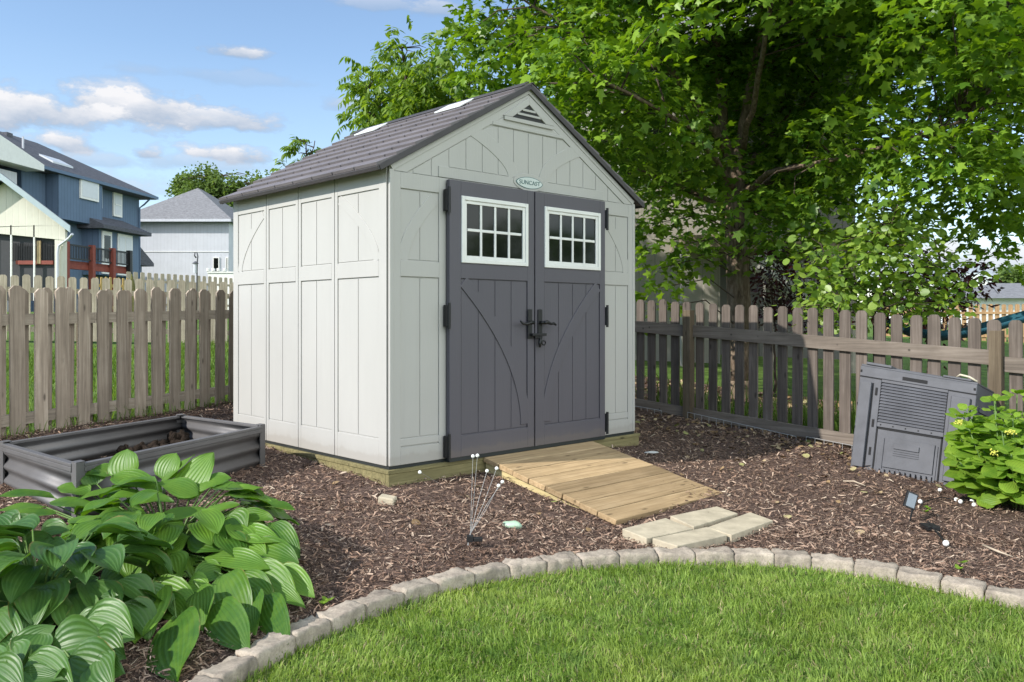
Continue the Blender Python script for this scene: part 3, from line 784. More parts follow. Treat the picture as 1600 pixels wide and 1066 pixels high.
# ---- right picket fence
FU = 4.22
def rgz(s): return .005 + .062*s
rf = thing('picket_fence', 'low grey picket fence with square posts right of the shed', 'fence', S(FU, 0, rgz(0)), ANG)
s = .31 + .1544*17
i = 0
while s > -4.6:
    m = MB(S); zb = rgz(s) + .06; zt = rgz(s) + 1.25 + random.uniform(-.012, .012); w_ = .097 + random.uniform(-.004, .004); tl = random.uniform(-.008, .008)
    pts = [(s + x + tl*(z - zb), z) for x, z in picket_pts(w_, zb, zt, .03, 'round')]
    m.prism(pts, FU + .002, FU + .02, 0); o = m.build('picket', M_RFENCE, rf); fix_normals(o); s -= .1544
PS = [3.5, .568, -2.34, -5.2]
for j, (sa, sb) in enumerate(zip(PS[:-1], PS[1:])):
    dz = -.05 if j == 2 else 0
    for (h0, h1) in ((.885, 1.005), (.045, .15)):
        m = MB(S); z0, z1 = rgz(sa), rgz(sb); e0, e1 = sa - .046, sb + .046
        m.add([(FU - .036, e0, z0 + h0 + dz), (FU, e0, z0 + h0 + dz), (FU, e1, z1 + h0 + dz), (FU - .036, e1, z1 + h0 + dz), (FU - .036, e0, z0 + h1 + dz), (FU, e0, z0 + h1 + dz), (FU, e1, z1 + h1 + dz), (FU - .036, e1, z1 + h1 + dz)],
              [(0, 3, 2, 1), (4, 5, 6, 7), (0, 1, 5, 4), (1, 2, 6, 5), (2, 3, 7, 6), (3, 0, 4, 7)])
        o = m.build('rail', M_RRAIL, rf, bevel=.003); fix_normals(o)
M_RRAIL.node_tree.nodes['Mapping'].inputs['Scale'].default_value = (38, 1.6, 38)
for s in PS[:3]:
    m = MB(S); m.box(FU - .085, FU + .0015, s - .046, s + .046, rgz(s) - .15, rgz(s) + 1.16); m.build('post', M_POST, rf, bevel=.004)
# ---- low wire border along its foot
wb = thing('wire_border', 'thin white wire border pushed into the mulch along the right fence', 'wire edging', S(FU - .12, 0, rgz(0)), ANG)
M_WIRE = m_plain('white_wire', (.33, .33, .33), .4, .05)
m = MB()
def wseg(s0, s1, lift0, lift1):
    n = max(3, int(abs(s1 - s0)/.085)); pts = []
    for i in range(n + 1):
        s = s0 + (s1 - s0)*i/n; p = S(FU - .13, s, rgz(s) + lift0 + (lift1 - lift0)*i/n); pts.append(p)
        m.tube([p, (p[0], p[1], float(mz(p[0], p[1])) - .02)], .0022, 4)
    m.tube(pts, .0028, 4)
wseg(2.2, .85, .09, .085); wseg(.52, -.68, .115, .06); wseg(-.78, -1.55, .075, .06)
m.build('wire', M_WIRE, wb)
# ================================================================== RAISED BED
M_METAL = m_plain('charcoal_sheet_metal', (.125, .12, .122), .55, .14, 4, .08, .4, .25)
M_SOIL = m_plain('bed_soil', (.028, .02, .015), .95, .4, 14, .8, .1, bdist=.02)
PC = [np.array(p) for p in ((-3.10, 5.20), (-2.264, 4.447), (-1.763, 6.03), (-2.585, 6.67))]      # left, near, right, far
cen = sum(PC)/4; RIMZ = .36
bed = thing('raised_bed', 'empty charcoal corrugated metal raised garden bed', 'garden bed', (cen[0], cen[1], .1))
for i in range(4):
    A, B = PC[i], PC[(i + 1) % 4]; d = B - A; L = np.linalg.norm(d); d = d/L; nn = np.array([d[1], -d[0]])
    if np.dot(nn, (A + B)/2 - cen) < 0: nn = -nn
    prof = []; nz = 40
    for q in range(nz + 1):
        z = .33*q/nz; prof.append((.0135*math.sin(2*math.pi*z/.092 + .6), z))
    m = MB(); vs = []; 
    zb = [float(gz(*A)) - .04, float(gz(*B)) - .04]
    for (off, z) in prof:
        for e, (p, zz) in enumerate(((A, zb[0]), (B, zb[1]))):
            h = zz + (RIMZ - .012 - zz)*z/.33; vs.append((p[0] + nn[0]*off, p[1] + nn[1]*off, h))
    m.add(vs, [(2*q, 2*q + 1, 2*q + 3, 2*q + 2) for q in range(nz)])
    o = m.build('side_panel', M_METAL, bed, True); sm = o.modifiers.new('solid', 'SOLIDIFY'); sm.thickness = .003
    def RX(a, b, z, A=A, d=d, nn=nn): return (A[0] + d[0]*a + nn[0]*b, A[1] + d[1]*a + nn[1]*b, z)
    m = MB(RX); m.box(.03, L - .03, -.018, .022, RIMZ - .018, RIMZ); m.box(.03, L - .03, .0165, .0225, RIMZ - .045, RIMZ - .0185)
    m.build('rim', M_METAL, bed, bevel=.005)
for i, P in enumerate(PC):
    A, B = PC[i - 1], PC[(i + 1) % 4]; d1 = (A - P)/np.linalg.norm(A - P); d2 = (B - P)/np.linalg.norm(B - P); o_ = -(d1 + d2)*.018
    q = P + o_; m = MB(); zb = float(gz(*P)) - .06
    pts = [q, q + d1*.062, q + d1*.062 + d2*.014, q + d1*.014 + d2*.014, q + d2*.062 + d1*.014, q + d2*.062]
    n = 6; m.add([(p[0], p[1], zb) for p in pts] + [(p[0], p[1], RIMZ + .006) for p in pts], [tuple(range(n - 1, -1, -1)), tuple(range(n, 2*n))] + [(k, (k + 1) % n, n + (k + 1) % n, n + k) for k in range(n)])
    cp = [q, q + d1*.062, q + (d1 + d2)*.062, q + d2*.062]
    m.add([(p[0], p[1], RIMZ + .0065) for p in cp] + [(p[0], p[1], RIMZ + .011) for p in cp], [(3, 2, 1, 0), (4, 5, 6, 7)] + [(k, (k + 1) % 4, 4 + (k + 1) % 4, 4 + k) for k in range(4)])
    o = m.build('corner_post', M_METAL, bed, bevel=.003); fix_normals(o)
qi = [cen + (p - cen)*.985 for p in PC]
m = MB(); vs = []; N_ = 26
for i in range(N_ + 1):
    for j in range(N_ + 1):
        a, b = i/N_, j/N_; p = qi[0]*(1 - a)*(1 - b) + qi[1]*a*(1 - b) + qi[2]*a*b + qi[3]*(1 - a)*b
        n_ = mnoise.noise(Vector((p[0]*5, p[1]*5, 0)))*.03 + mnoise.noise(Vector((p[0]*14, p[1]*14, 3)))*.018
        vs.append((p[0], p[1], float(gz(*p)) + .07 + n_))
m.add(vs, [(i*(N_ + 1) + j, (i + 1)*(N_ + 1) + j, (i + 1)*(N_ + 1) + j + 1, i*(N_ + 1) + j + 1) for i in range(N_) for j in range(N_)])
o = m.build('bed_soil', M_SOIL, None, True); fix_normals(o); tag(o, 'dark soil inside the metal raised bed', 'soil', None, 'stuff')
# clods heaped by the far panel
clods = MB()
for k in range(26):
    a, b = random.uniform(.12, .5), random.uniform(.55, .95)
    p = qi[0]*(1 - a)*(1 - b) + qi[1]*a*(1 - b) + qi[2]*a*b + qi[3]*(1 - a)*b
    c = Vector((p[0], p[1], float(gz(*p)) + .09 + random.uniform(0, .05))); n0_ = len(clods.v); clods.ball(c, random.uniform(.018, .045), 8, 6)
    for q in range(n0_, len(clods.v)):
        v = Vector(clods.v[q]); clods.v[q] = tuple(v + (v - c)*mnoise.noise(v*40)*.7)
o = clods.build('soil_clods', M_SOIL, None, True); tag(o, 'clods of dark earth heaped in the raised bed', 'soil', None, 'stuff')

# ================================================================== COMPOST BIN
M_BIN = m_plain('grey_bin_plastic', (.088, .090, .102), .6, .2, 5, .15, .25)
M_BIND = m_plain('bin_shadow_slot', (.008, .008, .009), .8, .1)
BL, BR, TL, TR = W3(1327, 737, 6.95), W3(1509, 768, 6.29), W3(1345, 571, 7.10), W3(1527, 601, 6.50)
bn = ((BR - BL).cross(TL - BL)).normalized()
if bn.y > 0: bn = -bn
cb = thing('compost_bin', 'leaning dark grey plastic compost bin with louvred front', 'compost bin', tuple((BL + BR)/2))
def BF(a, b, d): return (BL*(1 - a)*(1 - b) + BR*a*(1 - b) + TL*(1 - a)*b + TR*a*b) + bn*d
DB = -.42
m = MB(BF); m.box(0, 1, 0, 1, DB, -.024); m.build('body', M_BIN, cb, bevel=.006)
m = MB(BF)
f0, f1 = -.0235, 0
m.box(0, 1, .905, 1, f0, f1)                                 # top beam
m.box(.0, .20, .0, .904, f0, -.006); m.box(.775, 1, .0, .904, f0, -.006); m.box(.2005, .7745, .455, .50, f0, -.006); m.box(.2005, .7745, .875, .904, f0, -.006)
m.build('front_frame', M_BIN, cb, bevel=.004)
m = MB(BF)
for i in range(13):
    b = .505 + .37*i/13; m.add([(.205, b, -.002), (.77, b, -.002), (.77, b + .0235, -.014), (.205, b + .0235, -.014), (.205, b - .001, -.0235), (.77, b - .001, -.0235)], [(0, 1, 2, 3), (1, 0, 4, 5), (0, 3, 4), (1, 5, 2)])
m.build('louvre_panel', M_BIN, cb, bevel=0)
for (a0, a1) in ((.02, .125), (.815, .965)):
    m = MB(BF); m.box(a0, a1, .06, .855, -.0058, .022); m.build('side_strip', M_BIN, cb, bevel=.004)
m = MB(BF); m.box(.215, .76, .05, .435, f0, -.008)
m.box(.29, .72, .095, .37, -.0078, .003); m.box(.235, .285, .02, .36, -.0078, -.001); m.box(.725, .745, .02, .36, -.0078, -.001)
m.box(.375, .595, .275, .325, .0032, .012)
for i in range(3): m.box(.375, .595, .252 - .02*i, .262 - .02*i, .0032, .007)
d_ = m.build('hatch', M_BIN, cb, bevel=.003)
m = MB(BF)
for i in range(11): a = .245 + .045*i; m.box(a, a + .028, -.005, .075, -.0235, .016)
m.build('hatch_rib', M_BIN, d_, bevel=.003)
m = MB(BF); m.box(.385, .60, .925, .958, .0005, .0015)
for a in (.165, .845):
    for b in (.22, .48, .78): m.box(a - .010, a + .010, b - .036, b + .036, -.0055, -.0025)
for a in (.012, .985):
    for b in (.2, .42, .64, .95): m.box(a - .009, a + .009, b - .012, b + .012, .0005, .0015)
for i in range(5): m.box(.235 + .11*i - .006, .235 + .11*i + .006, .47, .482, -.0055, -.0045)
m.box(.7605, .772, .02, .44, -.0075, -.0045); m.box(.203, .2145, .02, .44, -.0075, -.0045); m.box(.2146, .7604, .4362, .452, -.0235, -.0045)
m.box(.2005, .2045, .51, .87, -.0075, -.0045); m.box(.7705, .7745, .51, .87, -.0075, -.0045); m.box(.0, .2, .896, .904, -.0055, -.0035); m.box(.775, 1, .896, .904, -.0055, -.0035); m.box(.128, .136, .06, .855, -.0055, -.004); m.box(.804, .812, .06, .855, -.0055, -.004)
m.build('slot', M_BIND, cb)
m = MB(BF); m.box(.0, 1.0, 1.0005, 1.02, DB, -.01); m.box(.05, .28, 1.0205, 1.045, DB*.6, .004); m.box(.72, .95, 1.0205, 1.04, DB*.6, .0); m.box(.3, .7, 1.0205, 1.032, DB*.8, -.04)
m.build('lid', M_BIN, cb, bevel=.006)
m = MB(BF)
for i in range(6): m.box(1.0005, 1.012, .3 + .09*i, .35 + .09*i, DB*.85, -.08)
m.build('side_louvre', M_BIN, cb, bevel=.003)
m = MB(); pts = [BF(.78, 1.05, -.12), BF(.84, 1.075, -.05), BF(.92, 1.065, -.03), BF(.98, 1.035, -.05)]; m.tube(pts, .008, 6)
o = m.build('string', m_plain('pale_string', (.55, .5, .38), .9, .1), None, True); tag(o, 'pale piece of cord lying on the compost bin lid', 'cord')

# ================================================================== SMALL THINGS ON THE MULCH
M_BALL = m_plain('white_light_ball', (.82, .82, .80), .3, .02, bump=0)
def firefly(name, label, basepx, boxpx, joint, balls, box=True, dY=None):
    b = hit(*basepx); t = thing(name, label, 'solar light', tuple(b))
    m = MB(); J = W3(joint[0], joint[1], b.y + .01); m.tube([b - Vector((0, 0, .05)), J], .004, 6); m.build('stake', M_WIRE, t)
    if box:
        p = W3(boxpx[0], boxpx[1], b.y); m = MB(); m.box(p.x - .03, p.x + .005, p.y - .015, p.y + .012, p.z - .016, p.z + .02); m.box(p.x + .0055, p.x + .055, p.y - .012, p.y + .016, p.z - .014, p.z + .008)
        m.build('control_box', M_BLACK, t, bevel=.003)
    for i, (x, y, dy) in enumerate(balls):
        e = W3(x, y, b.y + dy); m = MB(); mid = (J + e)/2 + Vector((0, 0, .015*(-1)**i)); m.tube([J if e.x > J.x - .1 else hit(692, 759, .01), mid if e.x > J.x - .1 else (hit(692, 759, .01) + e)/2, e], .0011, 5)
        w_ = m.build('wire', M_WIRE, t); m = MB(); m.ball(e, .0098, 12, 8); m.build('bulb', M_BALL, w_, True)
firefly('firefly_light', 'firefly light with white balls on swaying wires in front of the shed', (725, 868), (738, 842), (735, 834),
        [(739, 713, .05), (746, 712, .0), (761, 736, .15), (776, 732, .1), (785, 753, .1), (779, 759, .02), (656, 738, .12)])
b = hit(1418, 822); t = thing('solar_spike', 'small black solar panel on a spike in the mulch before the compost bin', 'solar light', tuple(b))
m = MB(); J = W3(1426, 796, b.y); m.tube([b - Vector((0, 0, .03)), J], [.003, .008], 6); m.build('stake', M_BLACK, t)
def PN(x, y, z, o=W3(1424, 782, b.y)):
    c, s_ = math.cos(-.38), math.sin(-.38); X, Z = x*c - z*s_, x*s_ + z*c
    return (o.x + X, o.y + y + Z*.25, o.z + Z)
m = MB(PN); m.box(-.036, .036, -.001, .02, -.052, .052); m.build('panel_case', M_BLACK, t, bevel=.003)
m = MB(PN); m.box(-.027, .027, -.0035, -.0012, -.042, .042); m.build('solar_panel', m_plain('solar_cell', (.16, .19, .22), .15, .1, bump=0), t)
for pts, r_ in (([(1437, 792), (1446, 783), (1470, 777), (1495, 781), (1520, 784)], .004),):
    m = MB(); m.tube([hit(x, y, .055) for x, y in pts], r_, 6); m.build('cable', M_BLACK, t, True)
for (x, y) in ((1438, 784), (1469, 766), (1501, 784), (1519, 783), (1522, 789), (1494, 781)):
    m = MB(); m.ball(hit(x, y, .052), .016, 10, 7); m.build('bulb', M_BALL, t, True)
b = hit(1465, 832); t = thing('fallen_spike_light', 'toppled black spike light with one white ball lying on the mulch', 'solar light', tuple(b))
m = MB(); m.tube([hit(1450, 815, .06), hit(1477, 848, .06)], .006, 6); m.build('stake', M_BLACK, t)
m = MB(); p = hit(1456, 823, .05); m.box(p.x - .05, p.x + .03, p.y - .05, p.y + .05, p.z - .015, p.z + .012); m.build('panel_case', M_BLACK, t, bevel=.003)
m = MB(); m.ball(hit(1478, 849, .06), .018, 10, 7); m.build('bulb', M_BALL, t, True)
def lump(name, px, sc, mat, label, cat, seed=0, lift=.02, amp=.35):
    c = hit(*px, lift); m = MB(); m.ball(c, 1, 14, 9, sc)
    m.v = [tuple(Vector(v) + (Vector(v) - c)*mnoise.noise((Vector(v) - c)*18 + Vector((seed, 0, 0)))*amp) for v in m.v]
    return tag(m.build(name, mat, None, True), label, cat)
c = hit(605, 781, .05); m = MB(); m.add([(c.x - .055, c.y - .03, c.z - .03), (c.x + .05, c.y - .05, c.z - .03), (c.x + .06, c.y + .03, c.z - .03), (c.x - .04, c.y + .05, c.z - .03), (c.x - .052, c.y - .03, c.z + .025), (c.x + .045, c.y - .045, c.z + .012), (c.x + .058, c.y + .03, c.z + .016), (c.x - .04, c.y + .05, c.z + .03)],
    [(0, 3, 2, 1), (4, 5, 6, 7), (0, 1, 5, 4), (1, 2, 6, 5), (2, 3, 7, 6), (3, 0, 4, 7)])
tag(m.build('brick_fragment', M_PAVER, None, False, .008), 'broken tan brick piece on the mulch below the shed corner', 'brick')
lump('garden_ornament', (800, 820), (.055, .035, .022), m_plain('pale_green_glaze', (.36, .50, .37), .35, .15), 'small pale green glazed ornament lying on the mulch', 'ornament', 3, .05, .5)
lump('stone_flake', (1018, 707), (.06, .03, .009), m_plain('pale_stone', (.5, .5, .48), .8, .1), 'flat pale stone on the shaded mulch beside the ramp', 'stone', 5, .05, .3)
for i, (a, b_, c_, lab) in enumerate((((1536, 852), (1560, 862), (1582, 870), 'bleached bare twig on the mulch near the right edging'), ((1318, 752), (1334, 752), (1352, 759), 'pale curved twig on the mulch before the compost bin'))):
    m = MB(); m.tube([hit(*a, .05), hit(*b_, .065), hit(*c_, .05)], [.007, .006, .003], 6); tag(m.build('twig', m_plain('bleached_twig', (.45, .37, .28), .9, .15), None, True), lab, 'twig')

# ================================================================== BROAD LEAVED PLANTS
def broad_leaf(P0, P1, W, arch, N0, cup, ph, nu=19, nv=11, veins=4.5, rip=.0011, pw=(.60, 1.0)):
    P0, P1, N0 = np.array(P0), np.array(P1), np.array(N0)
    L = np.linalg.norm(P1 - P0); T0 = (P1 - P0)/L; N0 = N0 - T0*N0.dot(T0); N0 /= np.linalg.norm(N0)
    Cc = (P0 + P1)/2 + N0*arch*L + T0*L*.05
    t = np.linspace(0, 1, nv)[:, None]
    c = (1 - t)**2*P0 + 2*t*(1 - t)*Cc + t*t*P1
    T = nrm(2*(1 - t)*(Cc - P0) + 2*t*(P1 - Cc)); B = nrm(np.cross(T, N0[None])); N = np.cross(B, T)
    a_, b_ = pw; tm = a_/(a_ + b_); nm = 1/((tm**a_)*((1 - tm)**b_))
    w = W/2*nm*(np.clip(t, 0, 1)**a_)*(np.clip(1 - t, 0, 1)**b_) + .0008
    x = np.linspace(-1, 1, nu)[None, :]
    ax = np.abs(x)
    z = cup*w*(ax**1.6) + rip*np.cos(2*math.pi*veins*ax)*np.minimum(1, w/(W*.3)) + .12*W*np.sin(t*8 + ph + np.sign(x)*1.1)*ax**3*.5
    V = c[:, None, :] + B[:, None, :]*(x*w)[:, :, None] + N[:, None, :]*z[:, :, None]
    uv = np.stack([np.broadcast_to(x*.5 + .5, z.shape), np.broadcast_to(t, z.shape)], -1)
    i = np.arange(nu*nv).reshape(nv, nu); q = np.stack([i[:-1, :-1], i[:-1, 1:], i[1:, 1:], i[1:, :-1]], -1).reshape(-1, 4)
    return V.reshape(-1, 3), q, uv.reshape(-1, 2)
class Leaves:
    def __init__(self): self.V = []; self.Q = []; self.U = []; self.n = 0
    def add(self, r): v, q, u = r; self.V.append(v); self.Q.append(q + self.n); self.U.append(u); self.n += len(v)
    def build(self, name, mat, parent): return fast_mesh(name, np.concatenate(self.V), [np.concatenate(self.Q)], mat, parent, True, np.concatenate(self.U))
def crop7(cx, cy): return cx/2.836, 690 + cy/2.836
M_HOSTA = m_leaf('hosta_leaf', (.044, .120, .015), (.135, .27, .034), .28, .44, .4, True, (1.6, 1.7, .35))
M_HOSTA2 = m_leaf('large_hosta_leaf', (.036, .098, .022), (.080, .178, .036), .24, .42, .4, True, (1.6, 1.7, .35))
M_STALK = m_plain('leaf_stalk', (.09, .16, .035), .5, .2)
rh = random.Random(21)
# (base, tip, width, lift of the normal towards the viewer) in photo crop units, painted plant by plant
H1 = [((550, 165), (565, 32), 125, .9), ((725, 170), (782, 50), 105, .9), ((790, 255), (947, 48), 130, .8), ((500, 150), (720, 225), 110, .3), ((690, 225), (862, 58), 60, .2),
      ((925, 300), (652, 362), 75, .25), ((900, 330), (1062, 278), 70, .3), ((990, 240), (1165, 205), 70, .3), ((1130, 275), (1308, 302), 60, .25), ((1060, 330), (1212, 345), 80, .4),
      ((1010, 400), (1258, 452), 100, .4), ((905, 515), (1212, 568), 105, .45), ((860, 400), (1010, 480), 140, .6), ((1110, 460), (1325, 540), 120, .6), ((1110, 560), (1322, 704), 140, .7),
      ((985, 590), (1100, 825), 170, .8), ((1050, 590), (1222, 718), 115, .7), ((1110, 650), (1130, 860), 110, .8), ((1170, 680), (1277, 900), 125, .8), ((950, 720), (1112, 940), 150, .8),
      ((885, 650), (902, 845), 130, .8), ((635, 640), (884, 722), 125, .5), ((760, 500), (792, 628), 120, .7), ((620, 500), (632, 650), 140, .7), ((590, 540), (446, 645), 130, .6),
      ((670, 640), (600, 900), 195, .85), ((780, 780), (790, 1068), 225, .9), ((560, 450), (722, 540), 115, .6), ((735, 470), (842, 420), 100, .5), ((705, 420), (560, 430), 110, .5),
      ((300, 350), (558, 412), 75, .3), ((330, 420), (518, 505), 150, .6), ((400, 230), (252, 205), 85, .3), ((350, 245), (610, 235), 80, .25), ((220, 270), (478, 325), 70, .25),
      ((240, 250), (-20, 250), 70, .2), ((200, 290), (-30, 310), 80, .25), ((560, 260), (772, 270), 85, .3), ((250, 320), (40, 330), 70, .25), ((520, 130), (365, 140), 80, .4), ((430, 190), (405, 125), 90, .5),
      ((860, 200), (1025, 160), 90, .4), ((820, 370), (660, 400), 130, .5), ((980, 560), (860, 600), 110, .6), ((1230, 560), (1395, 690), 100, .6), ((1200, 360), (1330, 520), 90, .5), ((1180, 620), (1355, 740), 70, .6),
      ((880, 240), (700, 180), 90, .4), ((720, 700), (840, 790), 100, .7), ((820, 640), (930, 650), 110, .6), ((1010, 330), (1090, 400), 120, .5), ((650, 330), (540, 350), 120, .5), ((1050, 450), (1180, 500), 110, .5)]
H2 = [((60, 535), (95, 778), 185, .8), ((-40, 760), (105, 960), 130, .7), ((240, 545), (342, 612), 120, .4), ((165, 640), (345, 530), 150, .6), ((150, 800), (325, 720), 170, .6), ((30, 968), (247, 815), 110, .6),
      ((230, 930), (470, 880), 190, .7), ((380, 790), (598, 872), 190, .7), ((310, 960), (552, 1030), 180, .8), ((60, 1035), (292, 1058), 70, .5), ((330, 830), (482, 755), 90, .5), ((-10, 460), (42, 405), 100, .5),
      ((95, 490), (250, 445), 120, .6), ((70, 400), (162, 335), 100, .6), ((180, 420), (305, 390), 110, .5), ((10, 520), (118, 470), 110, .6), ((-60, 640), (60, 700), 150, .6), ((210, 500), (300, 450), 100, .5),
      ((290, 600), (385, 530), 120, .6), ((320, 690), (440, 600), 110, .6), ((180, 850), (100, 1000), 140, .8), ((-60, 860), (20, 800), 110, .5), ((110, 700), (220, 590), 120, .6), ((420, 880), (560, 960), 140, .8),
      ((-20, 330), (70, 420), 110, .5), ((240, 1000), (180, 1080), 140, .8), ((430, 700), (500, 760), 110, .7), ((-70, 960), (30, 1075), 150, .7), ((40, 900), (60, 1040), 150, .8), ((-40, 1000), (110, 1110), 150, .7), ((430, 960), (500, 1090), 140, .8), ((130, 960), (330, 1110), 150, .7)]
def hosta(lst, depth, crown, label, mat, cup0, extra, spread):
    cp = hit(*crown); t = thing('hosta', label, 'plant', tuple(cp)); lv = Leaves(); st = MB()
    for i, (b, e, wpx, fa) in enumerate(lst):
        bx, by = crop7(*b); ex, ey = crop7(*e); ym = depth((b[0] + e[0])/2, (b[1] + e[1])/2); dz = (ey - by)*ym/F; hx = abs(ex - bx)*ym/F
        kk = .42*dz if dz > 0 else .25*dz
        kk += .10*hx*(1 if dz > -.02 else 0); yb, ye = ym + kk, ym - kk
        P0, P1 = W3(bx, by, yb), W3(ex, ey, ye)
        if P0.z < float(gz(P0.x, P0.y)) + .05: P0 = hit(bx, by, .06)
        if P1.z < float(gz(P1.x, P1.y)) + .035: P1 = hit(ex, ey, .045)
        W = wpx/2.836*(yb + ye)/2/F*1.22
        N0 = Vector((rh.uniform(-.25, .25), -fa*1.0, 1 - .55*fa)); d = P1 - P0
        lv.add(broad_leaf(P0, P1, W, rh.uniform(.06, .16), N0, cup0 + rh.uniform(-.1, .15), rh.uniform(0, 6)))
        g0 = Vector((cp.x + (P0.x - cp.x)*.15, cp.y + (P0.y - cp.y)*.15, float(gz(cp.x, cp.y)) - .02))
        mid = g0*.45 + P0*.55 + Vector((0, 0, .04)); st.tube([g0, mid, P0], [.006, .005, .0035], 5)
    for i in range(extra):                                   # lower and hidden leaves of the clump
        a = rh.uniform(-3.6, .5) if rh.random() < .75 else rh.uniform(0, 6.28); q = rh.random()**.6; el_ = (1 - q)*1.3
        cx0, cy0 = cp.x, cp.y + .12; R_ = spread*rh.uniform(.5, .74); L = rh.uniform(.20, .28)
        P0 = Vector((cx0 + math.cos(a)*R_*math.cos(el_), cy0 + math.sin(a)*R_*math.cos(el_), float(gz(cx0, cy0)) + .06 + .34*math.sin(el_)*rh.uniform(.7, 1.0)))
        P1 = P0 + Vector((math.cos(a), math.sin(a), 0))*L*(.55 + .35*math.sin(el_)) + Vector((0, 0, -L*(.75 - .6*math.sin(el_))*rh.uniform(.5, 1.1)))
        P1.z = max(P1.z, float(gz(P1.x, P1.y)) + .03)
        lv.add(broad_leaf(P0, P1, L*rh.uniform(.55, .72), .14, (math.cos(a)*.7, math.sin(a)*.7, .8), cup0 + .1, rh.uniform(0, 6)))
        st.tube([cp, (cp + P0)/2 + Vector((0, 0, .05)), P0], [.006, .005, .0035], 5)
    lv.build('foliage', mat, t); st.build('stalks', M_STALK, t, True); return t
def dep1(cx, cy): return 4.55 - 1.38*max(0, (cy - 60))/1000 - .10*math.sin(max(0, min(1, cx/1300))*math.pi) + (.15 if cy < 300 and cx < 500 else 0)
def dep2(cx, cy): return 3.85 - 1.05*max(0, cy - 300)/770
hosta(H1, dep1, (262, 880), 'large green hosta clump with pointed ribbed leaves before the raised bed', M_HOSTA, .10, 80, .62)
hosta(H2, dep2, (60, 985), 'hosta with broad cupped dark leaves in the lower left corner', M_HOSTA2, .36, 60, .50)
# ---- hydrangea
M_HYD = m_leaf('hydrangea_leaf', (.11, .22, .022), (.25, .40, .05), .42, .5, .35, True, (1.4, 1.5, .4))
hp = hit(1592, 800); hy = thing('hydrangea', 'bright lime green hydrangea bush beside the compost bin', 'shrub', tuple(hp)); lv = Leaves(); st = MB()
rq = random.Random(5)
stems = []
for i in range(60):
    a = rq.uniform(0, 6.28); q = rq.random()**.5; h = .86*(1 - .35*q*q)*rq.uniform(.6, 1.0)
    top = hp + Vector((math.cos(a)*.42*q, math.sin(a)*.42*q, h)); stems.append(top)
    b0 = hp + Vector((math.cos(a)*.10*q, math.sin(a)*.1*q, -.02)); st.tube([b0, (b0 + top)/2 + Vector((math.cos(a)*.03, math.sin(a)*.03, .03)), top], [.006, .005, .004], 5)
    for lvl in range(4):
        c = b0 + (top - b0)*(1 - .20*lvl); a2 = rq.uniform(0, 6.28)
        if lvl > 1 and q < .4: continue
        for k in range(2 if lvl else 4):
            an = a2 + k*(math.pi if lvl else math.pi/2) + rq.uniform(-.3, .3); L = (.075 if lvl == 0 else .165)*rq.uniform(.8, 1.35)
            dr = Vector((math.cos(an), math.sin(an), rq.uniform(.1, .5) if lvl == 0 else rq.uniform(-.45, .1))).normalized()
            P0 = c + dr*.02; lv.add(broad_leaf(P0, P0 + dr*L, L*rq.uniform(.68, .82), .10, (rq.uniform(-.4, .1), rq.uniform(-.8, -.1), 1), -.12, rq.uniform(0, 6), 11, 8, 3, .0012, (.6, .6)))
lv.build('foliage', M_HYD, hy); st.build('stems', M_STALK, hy, True)
MB_ = m_plain('yellow_buds', (.5, .5, .08), .6, .1)
for top in (W3(1552, 708, 5.35), W3(1500, 660, 5.5), W3(1578, 675, 5.2)):
    fl = MB()
    for k in range(26): fl.ball(top + Vector((rq.gauss(0, .016), rq.gauss(0, .014), rq.gauss(0, .008))), .0055, 6, 4)
    fl.build('flower_cluster', MB_, hy, True)
# ---- little weeds in the mulch
wd = Leaves()
for (x, y) in ((512, 940), (505, 944), (1498, 890), (1503, 880), (935, 742), (1452, 796), (1446, 800)):
    c = hit(x, y, .05)
    for k in range(5):
        a = rq.uniform(0, 6.28); L = rq.uniform(.02, .045); d = Vector((math.cos(a), math.sin(a), .5)).normalized()
        wd.add(broad_leaf(c, c + d*L, L*.55, .1, (0, 0, 1), 0, 0, 5, 5, 1, 0))
tag(wd.build('seedlings', M_HYD, None), 'tiny green seedlings sprouting in the mulch', 'weeds', None, 'stuff')
